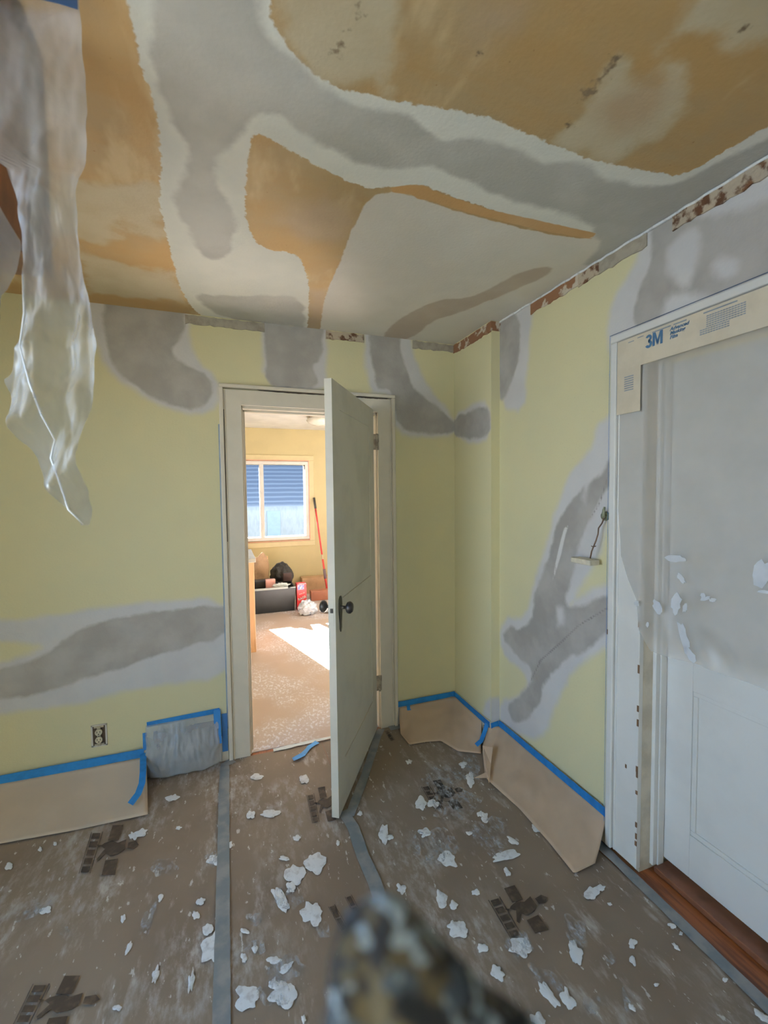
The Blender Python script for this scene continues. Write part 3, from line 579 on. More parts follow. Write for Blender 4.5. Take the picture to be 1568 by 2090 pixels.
# ------------------------------------------------------------ masked vent, outlet
VL, VR = -1.874, -1.498; ZT = .292
def film_mat(name, col, alpha, rough, b=.004, bs=14, spots=False, var=.5):
    m, nt, bs_ = newmat(name); bs_.inputs['Base Color'].default_value = (*col, 1); bs_.inputs['Roughness'].default_value = rough
    bs_.inputs['Specular IOR Level'].default_value = .6
    a = mathn(nt, 'ADD', alpha, mathn(nt, 'MULTIPLY', mathn(nt, 'SUBTRACT', noisen(nt, 6, 3), .5), var), True)
    if spots:
        s = mathn(nt, 'MULTIPLY', ramp(nt, noisen(nt, 16, 3), .70, .73), .5); a = mathn(nt, 'ADD', a, s, True)
    nt.links.new(a, bs_.inputs['Alpha'])
    bump(nt, bs_, noisen(nt, bs, 4), b)
    return m
M_ventfilm = film_mat('vent_plastic', (.62, .65, .68), .40, .10, .012, 16)
vent = empty('floor_vent_cover', (-1.69, -.04, 0), 'clear plastic taped over a wall vent at the baseboard, left of the doorway', 'vent')
m = MB(); m.prism([(VL+.03, -.002, .05), (VL+.03, -.045, .02), (VL+.03, -.030, .20), (VL+.03, -.008, .240), (VL+.03, -.002, .242)], (VR-VL-.06, 0, 0))
m.build('grille_box', simple('brown_vent_metal', (.10, .09, .085), .4, .1, metal=.3), vent, bevel=.005)
m = MB()
for i in range(16): m.box(VL+.07+i*.016, VL+.075+i*.016, -.047, -.040, .05, .12)
m.build('grille_slats', simple('vent_slats', (.12, .115, .10), .4, metal=.3), vent)
v = []; f = []; n, k = 50, 24
for j in range(k+1):
    t = j/k
    for i in range(n+1):
        s = i/n; bulge = math.sin(math.pi*min(1, t*1.05)*.62)
        y = -.006-.078*min(1, bulge*1.05)*(math.sin(math.pi*min(max(s, .02), .98))**.25)
        z = ZT-.012-(ZT-.03)*t + .012*noise.noise(Vector((s*6, 3, 1)))*t
        cr = .020*abs(noise.noise(Vector((s*13, t*2.2, 5))))+.006*noise.noise(Vector((s*28, t*5, 9)))
        v.append((VL-.005+(VR-VL+.0)*s+.01*noise.noise(Vector((t*4, 2, s*3))), y-cr*math.sin(math.pi*min(.95, t+.05)), z))
for j in range(k):
    for i in range(n): a = j*(n+1)+i; f.append((a, a+1, a+n+2, a+n+1))
obj('plastic_cover', v, f, M_ventfilm, vent, smooth=True, solid=.0004)
ribbon('tape', [(VL+.0, -.006, ZT-.008), (VR-.01, -.006, ZT+.004)], .028, M_tape, None, up=(0, 1, 0), parent=vent)
ribbon('tape', [(VR-.024, -.007, ZT+.012), (VR-.022, -.040, .19), (VR-.02, -.055, .13)], .036, M_tape, None, up=(0, 1, .3), parent=vent)
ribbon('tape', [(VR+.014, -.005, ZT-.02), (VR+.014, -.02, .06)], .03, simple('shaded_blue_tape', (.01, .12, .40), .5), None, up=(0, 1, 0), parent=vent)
ribbon('tape', [(VL-.012, -.005, ZT-.05), (VL-.010, -.02, .155)], .02, M_tape, None, up=(0, 1, 0), parent=vent)

out = empty('electrical_outlet', (-2.095, 0, .27), 'uncovered ivory duplex outlet in a dark wall box on the left wall', 'outlet')
ox, oz = -2.095, .270
MB().box(ox-.030, ox+.030, -.0035, 0, oz-.053, oz+.053).build('box_opening', M_dark, out)
m = MB(); 
for (a, b, c, d) in ((-.036, -.028, -.057, .057), (.028, .036, -.057, .057)): m.box(ox+a, ox+b, -.005, 0, oz+c, oz+d)
m.box(ox-.036, ox+.036, -.005, 0, oz+.051, oz+.058).box(ox-.036, ox+.036, -.005, 0, oz-.058, oz-.051).build('worn_rim', simple('bare_plaster_rim', (.62, .60, .55), .8), out)
m = MB(); m.box(ox-.008, ox+.008, -.010, -.003, oz-.052, oz+.052).box(ox-.022, ox+.022, -.007, -.003, oz+.042, oz+.050).box(ox-.022, ox+.022, -.007, -.003, oz-.050, oz-.042)
m.build('mounting_strap', simple('strap_metal', (.45, .42, .34), .4, metal=.6), out, bevel=.001)
for s in (1, -1):
    v_, f_ = lathe([(0, .017), (.006, .0168), (.0075, .0155)], (ox, -.008, oz+s*.020), (0, -1, 0)); r = MB().add(v_, f_).build('receptacle', M_ivory, out, smooth=False)
    m = MB().box(ox-.008, ox-.0055, -.0165, -.0153, oz+s*.020-.001, oz+s*.020+.009).box(ox+.0055, ox+.008, -.0165, -.0153, oz+s*.020-.001, oz+s*.020+.008)
    v_, f_ = lathe([(0, .0028), (.0012, .0028)], (ox, -.0153, oz+s*.020-.008), (0, -1, 0)); m.add(v_, f_); m.build('slots', M_dark, r)
MB().add(*lathe([(0, .003), (.002, .0028)], (ox, -.010, oz), (0, -1, 0), 10)).build('screw', M_bronze, out)

# ------------------------------------------------------------ wire with hanging block
wr = empty('wall_hook', (X1, -1.195, 1.42), 'worn metal hook beside the right door casing with a brown wire and pale block dangling', 'hook')
hx = X1
m = MB(); v_, f_ = lathe([(0, .020), (.010, .018), (.013, .010), (.013, 0)], (hx, -1.190, 1.405), (-1, 0, 0), 20); m.add(v_, f_)
m.build('hook_base', simple('verdigris_metal', (.26, .29, .20), .6, .2, 40, metal=.2), wr, smooth=True)
MB().tube([(hx-.012, -1.195, 1.405), (hx-.03, -1.205, 1.405), (hx-.038, -1.212, 1.42), (hx-.036, -1.216, 1.445)], [.008, .007, .006, .004], 10).build('hook_prong', simple('verdigris_prong', (.30, .33, .24), .6, .2, 40), wr, smooth=True)
wp = [(1231, 1040), (1234, 1055), (1229, 1068), (1222, 1078), (1221, 1090), (1217, 1103), (1212, 1115), (1208, 1125), (1205, 1135)]
W3 = [at(x, y, 'x', hx-.02-.004*i) for i, (x, y) in enumerate(wp)]
W3[-1] = W3[-1]-np.array([0, 0, .010]); MB().tube(W3, .0028, 8).tube([W3[6]+np.array([0, .012, 0]), W3[6]+np.array([-.004, .0, -.002]), W3[6]+np.array([0, -.012, .002])], .002, 6).build('wire', simple('brown_wire', (.10, .055, .035), .6), wr, smooth=True)
bq = at(1190, 1138, 'x', hx-.05)
bc = W3[-1]; m = MB()
by = at(1173, 1138, 'x', hx-.05)[1]; by1 = at(1213, 1146, 'x', hx-.05)[1]; zb = at(1190, 1144, 'x', hx-.05)[2]
m.box(hx-.072, hx-.020, by1, by, zb-.013, zb+.010).build('hanging_block', simple('cream_block', (.66, .63, .52), .6, .08, 30, bmp=.001), wr, bevel=.003)

# ------------------------------------------------------------ masking film over the right door
fr = empty('masking_film', (X1-.03, D2Y1, 1.2), 'translucent plastic masking film taped over the upper half of the right door', 'plastic film')
M_film = film_mat('masking_film', (.60, .56, .52), .40, .30, .0015, 7, var=.12)
M_dust = simple('compound_smear_on_film', (.74, .77, .82), .5, .05, 20, bmp=.001); M_dust.node_tree.nodes['Principled BSDF'].inputs['Alpha'].default_value = .62
FX = X1-.030
ys = lambda px, py, x=FX: at(px, py, 'x', x)
bot_px = [(1262, 1000), (1262, 1120), (1280, 1180), (1300, 1230), (1303, 1290), (1325, 1328), (1370, 1345), (1420, 1358), (1480, 1382), (1568, 1412), (1700, 1440), (1900, 1450)]
bp = [ys(*p) for p in bot_px]; bpy_ = np.array([p[1] for p in bp]); bpz = np.array([p[2] for p in bp])
o_ = np.argsort(bpy_); v = []; f = []; nY, nZ = 90, 90; YF0, YF1 = -2.34, OY-.006
for i in range(nY+1):
    y = YF1+(YF0-YF1)*i/nY; zb_ = float(np.interp(y, bpy_[o_], bpz[o_])); zt = OT-.038
    for j in range(nZ+1):
        t = j/nZ; z = zt+(zb_-zt)*t
        inn = min(1, max(0, (D2Y1-.01-y)/.10))
        sagx = .022*inn*math.sin(math.pi*min(1, t*.9+.05))
        fold = (.010*noise.noise(Vector((y*3.5, z*5-y*5, 2)))+.007*abs(noise.noise(Vector((y*9, z*9-y*7, 4))))*t*2+.012*t**4*noise.noise(Vector((y*14, z*4, 6))))*(inn*.85+.15*t)
        if inn < .01: fold = max(min(fold, 0.0), -.004)
        v.append((FX+.004+sagx+fold, y, z))
for i in range(nY):
    for j in range(nZ): a = i*(nZ+1)+j; f.append((a, a+1, a+nZ+2, a+nZ+1))
obj('film', v, f, M_film, fr, smooth=True)
for px, py, rx, ry, rot in [(1380, 1140, 20, 7, .1), (1342, 1240, 7, 16, -.4), (1380, 1232, 10, 20, .1), (1398, 1240, 5, 9, .2), (1390, 1180, 12, 5, .9), (1435, 1215, 5, 5, 0), (1440, 1222, 10, 4, -.2), (1395, 1300, 8, 32, -.3), (1408, 1335, 7, 18, -.6), (1455, 1225, 7, 4, 0), (1300, 1232, 5, 6, 0), (1560, 1208, 14, 3, .1), (1555, 1170, 20, 26, .3), (1322, 1275, 3, 5, 0)]:
    n = 16; pts = []
    for k_ in range(n):
        a = 2*math.pi*k_/n; r = 1+random.uniform(-.25, .25); x, y = rx*r*math.cos(a), ry*r*math.sin(a)
        pts.append(at(px+x*math.cos(rot)-y*math.sin(rot), py+x*math.sin(rot)+y*math.cos(rot), 'x', FX-.008))
    MB().prism(pts, (.0015, 0, 0)).build('compound_smear', M_dust, fr)
# tape with print over head and upper left casing
M_mtape = simple('cream_masking_paper_tape', (.62, .56, .45), .7, .04, 12)
TX = X1-.0375
MB().box(TX, TX+.001, D2Y0-.14, OY-.036, D2H-.032, OT-.036).build('printed_tape', M_mtape, fr)
MB().box(TX+.0005, TX+.0015, D2Y1-.002, OY-.036, D2H-.20, D2H-.032).build('printed_tape', M_mtape, fr)
M_ink = simple('blue_ink', (.055, .15, .30), .7, .1, 30); M_ink2 = simple('pale_blue_ink', (.24, .29, .36), .7, .1, 30)
def text(s, yy, zz, size, mat, parent, bold=0, rot=0, name='lettering', x=TX-.0008, shear=0, sx=1.):
    c = bpy.data.curves.new('t', 'FONT'); c.body = s; c.size = size; c.extrude = .0002; c.offset = bold; c.space_line = .85; c.shear = shear
    t = bpy.data.objects.new('t', c); COL.objects.link(t); bpy.context.view_layer.update()
    me = bpy.data.meshes.new_from_object(t.evaluated_get(bpy.context.evaluated_depsgraph_get())); bpy.data.objects.remove(t)
    R_ = Matrix(((0, 0, -1, x), (-sx, 0, 0, yy), (0, 1, 0, zz), (0, 0, 0, 1))); me.transform(R_); me.materials.clear(); me.materials.append(mat)
    o = bpy.data.objects.new(name, me); COL.objects.link(o); o.parent = parent; o.matrix_parent_inverse = Matrix.Translation(parent.location).inverted(); return o
a3 = ys(1318, 712, TX); 
LG = MB(); LW_, LH_ = .068, .047; ly0, lz0 = a3[1], a3[2]+.000
def lp(u, w): return (TX-.001, ly0-u*LW_*.52, lz0+w*LH_)
def quad(pts): LG.prism([lp(*q) for q in pts], (.0004, 0, 0))
for cx_, cz_, ru, rw, a0_, a1_ in ((.36, .73, .27, .20, 160, -95), (.36, .27, .30, .22, 95, -160)):
    for q_ in range(14):
        t0 = math.radians(a0_+(a1_-a0_)*q_/14); t1 = math.radians(a0_+(a1_-a0_)*(q_+1)/14)
        quad([(cx_+ru*1.32*math.cos(t0), cz_+rw*1.32*math.sin(t0)), (cx_+ru*1.32*math.cos(t1), cz_+rw*1.32*math.sin(t1)), (cx_+ru*.42*math.cos(t1), cz_+rw*.42*math.sin(t1)), (cx_+ru*.42*math.cos(t0), cz_+rw*.42*math.sin(t0))])
quad([(.30, .42), (.48, .42), (.48, .58), (.30, .58)])
for q_ in ([(.80, 0), (1.06, 0), (1.06, 1), (.80, 1)], [(1.64, 0), (1.90, 0), (1.90, 1), (1.64, 1)], [(1.06, 1), (1.10, 1), (1.40, .28), (1.28, 0), (1.06, .62)], [(1.64, 1), (1.60, 1), (1.30, .28), (1.42, 0), (1.64, .62)]): quad(q_)
LG.build('lettering', M_ink, fr)
b3 = ys(1368, 672, TX); text('Advanced\nMasking\nFilm', b3[1], b3[2]-.006, .0165, M_ink, fr, bold=.0005, shear=.3)
m = MB()
def inkbar(p, q, h):
    A, B = ys(*p, TX-.001), ys(*q, TX-.001); m.prism([A, B, B-np.array([0, 0, h]), A-np.array([0, 0, h])], (.0004, 0, 0))
z_ = ys(1290, 700, TX)[2]
for y0_, y1_, zz, h in ((-1.32, -1.345, 2.078, .003), (-1.36, -1.385, 2.083, .003), (-1.42, -1.49, 2.083, .004), (-1.50, -1.545, 2.083, .004), (-1.60, -1.70, 2.083, .004), (-1.78, -1.86, 2.083, .004)):
    MB().prism([(TX-.001, y0_, zz), (TX-.001, y1_, zz), (TX-.001, y1_, zz-h), (TX-.001, y0_, zz-h)], (.0004, 0, 0)).build('ink_line', M_ink2, fr)
m = MB()
for r in range(9):
    z = 2.070-r*.0066; s = 0 if r < 6 else .02
    for c_ in range(14):
        y = -1.61+s-c_*.0082
        if r >= 6 and c_ > 10: continue
        m.prism([(TX-.001, y, z), (TX-.001, y-.0066, z), (TX-.001, y-.0066, z-.0032), (TX-.001, y, z-.0032)], (.0004, 0, 0))
m.build('fine_print', M_ink2, fr); m = MB()
for r in range(7):
    z = D2H-.06-r*.0085
    m.prism([(TX-.001, -1.305, z), (TX-.001, -1.345, z), (TX-.001, -1.345, z-.0035), (TX-.001, -1.305, z-.0035)], (.0004, 0, 0))
m.build('fine_print', M_ink2, fr)

# ------------------------------------------------------------ hanging plastic sheet and header beam at upper left
PY = -1.62
edgeL = [(-400, -120), (-400, 250), (-60, 300), (8, 345), (38, 420), (50, 505), (47, 600), (38, 700), (8, 775), (60, 905), (112, 990), (165, 1070)]
edgeR = [(-400, 140), (0, 156), (100, 160), (200, 168), (300, 164), (370, 150), (500, 149), (600, 172), (700, 193), (800, 178), (860, 168), (930, 160), (1000, 176), (1040, 177), (1074, 171)]
eL = {0: -140, -400: -140}
Ly = [-400, 200, 290, 340, 420, 500, 600, 700, 775, 840, 905, 990, 1072]; Lx = [-140, -140, -140, 12, 40, 48, 46, 36, 6, 30, 62, 112, 160]
Ry = [-400, 0, 100, 200, 300, 370, 500, 600, 700, 800, 860, 930, 1000, 1040, 1074]; Rx = [140, 156, 160, 168, 164, 150, 149, 172, 193, 178, 168, 160, 176, 178, 170]
v = []; f = []; nV, nU = 240, 56
rs = random.Random(11)
def planes(n, g): return [(rs.uniform(-g, g), rs.uniform(-g*.45, g*.45), rs.uniform(-1, 1)) for _ in range(n)]
PS = [(planes(7, 1.6), .13, 150.), (planes(9, 1.5), .065, 62.), (planes(9, 1.5), .016, 24.)]
def facet(px, py):
    h = 0
    for pl_, amp, sc2 in PS:
        X, Y = px/sc2, py/sc2
        for sh in (0, 2.7, 5.1, 8.3):
            a = max(math.sin(p[0]*X*1.3+p[1]*Y+p[2]*6+sh) for p in pl_[:4]); b = max(math.sin(p[0]*X+p[1]*Y*1.6+p[2]*9+sh) for p in pl_[4:])
            h += (a-b)*amp*.25
    return h
def crease(s, t, px, py):
    g = min(1, max(.22, (py-150)/350))
    return -(facet(px, py)+.012*noise.noise(Vector((px*.02, py*.006, 2))))*g*1.3
for j in range(nV+1):
    py = -400+(1074+400)*j/nV; l = np.interp(py, Ly, Lx); r = np.interp(py, Ry, Rx)
    r = max(r, l+6)
    for i in range(nU+1):
        s = i/nU; px = l+(r-l)*s; px += 5*noise.noise(Vector((py*.02, s*2, 3)))
        p = at(px, py, 'y', PY); p[1] += crease(s, py, px, py)+.03; v.append(p)
for j in range(nV):
    for i in range(nU): a = j*(nU+1)+i; f.append((a, a+1, a+nU+2, a+nU+1))
# second tongue of the same sheet at the far left
base = len(v); L2y = [400, 430, 500, 560, 620, 665, 690]; L2l = [-140, -140, -140, -140, -90, -10, 5]; L2r = [2, 12, 48, 40, 22, 22, 8]; n2, m2 = 50, 24
for j in range(n2+1):
    py = 400+290*j/n2; l = np.interp(py, L2y, L2l); r = max(np.interp(py, L2y, L2r), l+3)
    for i in range(m2+1):
        px = l+(r-l)*i/m2; p = at(px, py, 'y', PY-.02); p[1] += crease(0, py, px+300, py)*.7; v.append(p)
for j in range(n2):
    for i in range(m2): a = base+j*(m2+1)+i; f.append((a, a+1, a+m2+2, a+m2+1))
v = np.array(v); hi = v[:, 2] > H-.004; v[hi, 2] = H-.004
M_sheet = film_mat('clear_plastic_sheet', (.68, .72, .78), .47, .09, .003, 22, var=.5)
pr_ = obj('plastic_sheet', v, f, M_sheet, smooth=True)
tag(pr_, 'large crumpled clear plastic sheet hanging at the upper left, tapering to a point', 'plastic sheet')
he = [(46, 560), (48, 640), (40, 705), (58, 780), (84, 845), (110, 898), (104, 935), (118, 980), (140, 1040), (168, 1070)]
MB().tube([at(x+(2 if k % 2 else 0), y, 'y', PY-.02) for k, (x, y) in enumerate(he)], [.0012, .0022, .0012, .0022, .002, .0012, .002, .0015, .0022, .001], 6).build('fold_highlight', simple('painted_fold_highlight', (.85, .88, .92), .12), pr_, smooth=True)  # bright highlight line along the sheet's fold, put into the tube's colour
hb = MB(); hb.box(-3.1, at(48, 480, 'y', -1.5)[0]+.02, -1.52, -1.40, at(40, 512, 'y', -1.52)[2], H)
tag(hb.build('trim_%d' % (tn+1), M_darkwood, bevel=.004), 'dark brown wooden header beam behind the hanging plastic', 'beam', None, 'structure'); tn += 1
ribbon('painters_tape', [at(-140, -40, 'y', PY+.005), at(60, -25, 'y', PY+.005), at(120, -10, 'y', PY+.005), at(158, 2, 'y', PY+.005)], .030, simple('navy_tape', (.02, .07, .22), .5), 'dark blue tape holding the hanging plastic sheet near the ceiling', up=(0, 1, 0))

# ------------------------------------------------------------ camouflage cloth close to the lens
m, nt, b = newmat('camouflage_cloth')
c = mixc(nt, ramp(nt, noisen(nt, 120, 2), .50, .60), (.006, .009, .016), (.075, .065, .040))
c = mixc(nt, ramp(nt, noisen(nt, 105, 2, rot=(1, .5, 0)), .56, .64), c, (.05, .075, .11))
c = mixc(nt, ramp(nt, noisen(nt, 125, 2, rot=(.3, 1, 2)), .54, .62), c, (.30, .38, .46))
nt.links.new(c, b.inputs['Base Color']); b.inputs['Roughness'].default_value = .9; M_camo = m
D = .115
def cp(px, py, d): return C0+d*(Fv+Rv*(px-784)/FPX+Uv*(1045-py)/FPX)
v = []; f = []; nr, na = 60, 64
sec = [(1828, 790, 4), (1834, 790, 20), (1845, 790, 36), (1870, 785, 58), (1900, 778, 88), (1930, 785, 112), (1970, 800, 136), (2030, 822, 166), (2090, 838, 190), (2160, 870, 238), (2340, 900, 290), (2740, 930, 330), (3400, 940, 340)]
sy = [s[0] for s in sec]
for j in range(nr+1):
    tt = (j/nr)**1.5; py = 1828+(3400-1828)*tt; cx_ = np.interp(py, sy, [s[1] for s in sec]); w = np.interp(py, sy, [s[2] for s in sec])
    dep = D+.02*tt
    for i in range(na):
        a = 2*math.pi*i/na; fold = 1+.16*noise.noise(Vector((math.cos(a)*1.5, math.sin(a)*1.5, py*.004)))+.05*math.sin(5*a+py*.01)
        notch = 1-.25*math.exp(-((a-math.pi*.5-.35)/.25)**2)
        x = math.cos(a)*w*fold; dz = math.sin(a)*w*fold*notch/FPX*D*.8
        v.append(cp(cx_+x, py, dep)-Fv*dz)
for j in range(nr):
    for i in range(na): f.append((j*na+i, j*na+(i+1) % na, (j+1)*na+(i+1) % na, (j+1)*na+i))
f.append(tuple(range(na)))
f.append(tuple(range(nr*na, (nr+1)*na)))
tag(obj('camouflage_cloth', v, f, M_camo, smooth=True), 'blurred folded camouflage patterned cloth in the foreground at the bottom of the photo', 'cloth')

# ------------------------------------------------------------ room beyond the doorway
FY = 4.05; FXL, FXR = -2.4, 1.35
def st(name, mb, mat, label, cat='wall', **k): return tag(mb.build(name, mat, **k), label, cat, None, 'structure')
WX0, WX1, WZ0, WZ1 = -1.56, -.30, .86, 1.93
MB0 = MB().box(FXL, WX0, FY, FY+.12, 0, H).box(WX1, FXR, FY, FY+.12, 0, H).box(WX0, WX1, FY, FY+.12, 0, WZ0).box(WX0, WX1, FY, FY+.12, WZ1, H)
st('wall_far', MB0, M_yellow_far, 'bright yellow far wall of the next room with the window')
EX = FY+.12
st('wall_far_bounce_cover', MB().box(FXL, WX0, EX, EX+.02, -1, 3).box(WX1, FXR, EX, EX+.02, -1, 3).box(WX0, WX1, EX, EX+.02, -1, WZ0).box(WX0, WX1, EX, EX+.02, WZ1, 3), simple('dark_bounce_cover', (.06, .065, .07), .8), 'added unseen dark cover outside the far wall that cuts bounced sunlight')  # added dark cover, out of view, keeps sun bounce off the neighbour's siding
st('wall_far_left', MB().box(FXL-.1, FXL, .12, FY+.12, 0, H), M_yellow_far, 'yellow left wall of the next room')
st('wall_far_right', MB().box(FXR, FXR+.1, .12, FY+.12, 0, H), M_yellow_far, 'yellow right wall of the next room')
st('wall_partition', MB().box(-3.3, DX0-.012, .118, .122, 0, H).box(DX1+.012, FXR, .118, .122, 0, H).box(DX0-.012, DX1+.012, .118, .122, DH, H), M_yellow_far, 'next room side of the doorway wall')
st('ceiling_far', MB().box(FXL-.1, FXR+.1, .118, FY+.12, 2.46, 2.56), simple('white_far_ceiling', (.74, .74, .72), .8, .08, 2, bmp=.001), 'white ceiling of the next room', 'ceiling')
def farfloor(nt):
    c = mixc(nt, ramp(nt, noisen(nt, 2.5, 4), .35, .7), (.50, .42, .38), (.46, .38, .34))
    sp = ramp(nt, noisen(nt, 42, 3, (1.3, .8, 1), .6), .52, .60); reg = ramp(nt, noisen(nt, 1.9, 2), .42, .58)
    c = mixc(nt, mathn(nt, 'MULTIPLY', reg, .35), c, (.62, .60, .66))
    return mixc(nt, mathn(nt, 'MULTIPLY', mathn(nt, 'MULTIPLY', sp, reg), .75), c, (.78, .80, .88))
st('floor_far', MB().box(FXL-.1, FXR+.1, .12, FY+.12, -.05, .004).box(DX0+.012, DX1-.012, .012, .12, -.05, .004), layered('far_floor_paper', farfloor, [], rough=.6), 'pinkish paper covered floor of the next room with white drips', 'floor')
# window
wroot = empty('window_1', (-.98, FY, WZ0), 'white sliding window in the yellow far wall', 'window', 'structure')
M_vinyl = simple('white_vinyl', (.84, .84, .86), .4, .02)
WM = -.935
m = MB().box(WX0-.06, WX0, FY-.02, FY+.08, WZ0, WZ1).box(WX1, WX1+.05, FY-.02, FY+.08, WZ0, WZ1).box(WX0-.06, WX1+.05, FY-.02, FY+.08, WZ0-.05, WZ0).box(WX0-.06, WX1+.05, FY-.02, FY+.08, WZ1, WZ1+.05)
m.build('window_frame', M_vinyl, wroot, bevel=.004)
MB().box(WM-.03, WM+.03, FY-.01, FY+.06, WZ0, WZ1).build('mullion', M_vinyl, wroot, bevel=.004)
m = MB(); a0, a1, a2, a3_ = WX0-.14, WX1+.135, WZ0-.15, WZ1+.14
for w, t in ((.075, .014),):
    m.box(a0, a0+w, FY-t, FY, a2+w, a3_-w).box(a1-w, a1, FY-t, FY, a2+w, a3_-w).box(a0, a1, FY-t, FY, a3_-w, a3_).box(a0, a1, FY-t, FY, a2, a2+w)
m.build('window_casing', simple('yellow_casing', (.66, .58, .36), .5, .02), wroot, bevel=.003)
m = MB(); a0, a1, a2, a3_ = WX0-.066, WX1+.062, WZ0-.07, WZ1+.066
for (x0, x1, z0_, z1_) in ((a0, a0+.01, a2+.01, a3_-.01), (a1-.01, a1, a2+.01, a3_-.01), (a0, a1, a3_-.01, a3_), (a0, a1, a2, a2+.01)): m.box(x0, x1, FY-.022, FY-.014, z0_, z1_)
m.build('pink_caulk_line', simple('pinkish_caulk', (.75, .40, .34), .6), wroot)
gm, nt, b = newmat('window_glass'); b.inputs['Base Color'].default_value = (.02, .025, .03, 1); b.inputs['Roughness'].default_value = .05; b.inputs['Alpha'].default_value = .10
for x0, x1 in ((WX0, WM-.03), (WM+.03, WX1)):
    MB().box(x0, x1, FY+.03, FY+.034, WZ0, WZ1).build('glass_pane', gm, wroot)
# neighbour house outside
nh = empty('neighbour_house', (-1, 8, 0), 'neighbouring house with blue grey shingle roof seen through the far window', 'house')
m, nt, b = newmat('shingles')
w_ = nt.nodes.new('ShaderNodeTexWave'); w_.wave_type = 'BANDS'; w_.bands_direction = 'Z'; w_.inputs['Scale'].default_value = 3.2; w_.inputs['Distortion'].default_value = .6; w_.inputs['Detail'].default_value = 2
g = nt.nodes.new('ShaderNodeNewGeometry'); nt.links.new(g.outputs['Position'], w_.inputs[0])
nt.links.new(mixc(nt, ramp(nt, w_.outputs['Fac'], .55, .9), (.10, .14, .22), (.18, .23, .32)), b.inputs['Base Color']); b.inputs['Roughness'].default_value = .9; M_sh = m
NY = 7.2
m = MB(); m.add([(-6, NY-.2, 1.28), (4, NY-.2, 1.28), (4, NY+1.9, 2.6), (-6, NY+1.9, 2.6), (-6, NY-.2, 1.22), (4, NY-.2, 1.22), (4, NY+1.9, 2.54), (-6, NY+1.9, 2.54)], [(0, 1, 2, 3), (7, 6, 5, 4), (0, 4, 5, 1), (2, 6, 7, 3), (1, 5, 6, 2), (0, 3, 7, 4)])
m.build('roof', M_sh, nh)
M_sid = simple('pale_siding', (.27, .31, .35), .7, .06, 8, stretch=(4, 1, 1))
MB().box(-6, 4, NY, NY+3.5, -1.0, 1.25).build('siding_wall', M_sid, nh)
wx = at(545, 1060, 'y', NY)[0]; wx2 = at(572, 1060, 'y', NY)[0]
nw = MB().box(wx, wx2, NY-.03, NY, -.2, 1.12).build('house_window', simple('pale_blue_window', (.16, .25, .34), .3), nh)
MB().box(wx-.9, wx-.84, NY-.03, NY, -.5, 1.2).build('corner_board', simple('white_board', (.40, .43, .46), .6), nh)
gr = MB().box(-30, 30, FY+.2, 40, -1.1, -1.0); tag(gr.build('ground', simple('outside_ground', (.035, .04, .03), .9)), 'ground outside the far window', 'ground', None, 'structure')

# counter cabinet end
cb = empty('kitchen_cabinet', (-1.5, 1.95, 0), 'peach wood counter cabinet end seen just inside the doorway', 'cabinet')
MB().box(-1.95, -1.205, 1.68, 2.35, .0, .865).build('body', simple('peach_laminate', (.78, .50, .30), .5, .05, 5, stretch=(6, 6, 1)), cb, bevel=.003)
MB().box(-1.97, -1.19, 1.66, 2.37, .865, .905).build('worktop', simple('grey_laminate', (.60, .63, .64), .4), cb, bevel=.005)

# black storage tote with things in it
tb = empty('storage_tote', (-.95, 3.2, 0), 'large black plastic storage tote on the floor of the next room', 'storage box')
BX0, BX1, BY0, BY1, BH = -1.32, -.625, 3.0, 3.42, .315
m = MB(); e = .02
m.add([(BX0+e, BY0+e, .006), (BX1-e, BY0+e, .006), (BX1-e, BY1-e, .006), (BX0+e, BY1-e, .006), (BX0, BY0, BH), (BX1, BY0, BH), (BX1, BY1, BH), (BX0, BY1, BH),
       (BX0+.02, BY0+.02, BH), (BX1-.02, BY0+.02, BH), (BX1-.02, BY1-.02, BH), (BX0+.02, BY1-.02, BH), (BX0+.03, BY0+.03, .25), (BX1-.03, BY0+.03, .25), (BX1-.03, BY1-.03, .25), (BX0+.03, BY1-.03, .25)],
      [(3, 2, 1, 0), (0, 1, 5, 4), (1, 2, 6, 5), (2, 3, 7, 6), (3, 0, 4, 7), (4, 5, 9, 8), (5, 6, 10, 9), (6, 7, 11, 10), (7, 4, 8, 11), (8, 9, 13, 12), (9, 10, 14, 13), (10, 11, 15, 14), (11, 8, 12, 15), (12, 13, 14, 15)])
m.build('tub', simple('black_tote_plastic', (.014, .019, .024), .45, .1), tb, bevel=.004)
MB().box(BX0-.01, BX1-.10, BY0-.018, BY0+.002, BH-.012, BH+.014).box(BX1-.07, BX1, BY0-.012, BY0, BH-.01, BH+.004).build('rim', simple('grey_tote_rim', (.30, .34, .34), .4), tb, bevel=.003)
MB().box(BX0+.05, BX0+.20, BY0-.012, BY0, BH-.05, BH-.02).build('latch', M_black, tb, bevel=.004)
def blob(cx, cy, cz, rx, ry, rz, amp, sc_, seed, flat=True):
    import bmesh
    bm = bmesh.new(); bmesh.ops.create_icosphere(bm, subdivisions=4, radius=1)
    for w in bm.verts:
        n_ = w.co.normalized(); k_ = 1+amp*abs(noise.noise(n_*sc_+Vector((seed, 0, 0))))*1.6+amp*.5*noise.noise(n_*sc_*2.7+Vector((seed, 4, 0)))
        w.co = Vector((n_.x*rx*k_, n_.y*ry*k_, n_.z*rz*k_))
        if flat and w.co.z < -rz*.72: w.co.z = -rz*.72
    v = [(w.co.x+cx, w.co.y+cy, w.co.z+cz) for w in bm.verts]; f = [tuple(q.index for q in p.verts) for p in bm.faces]; bm.free(); return v, f
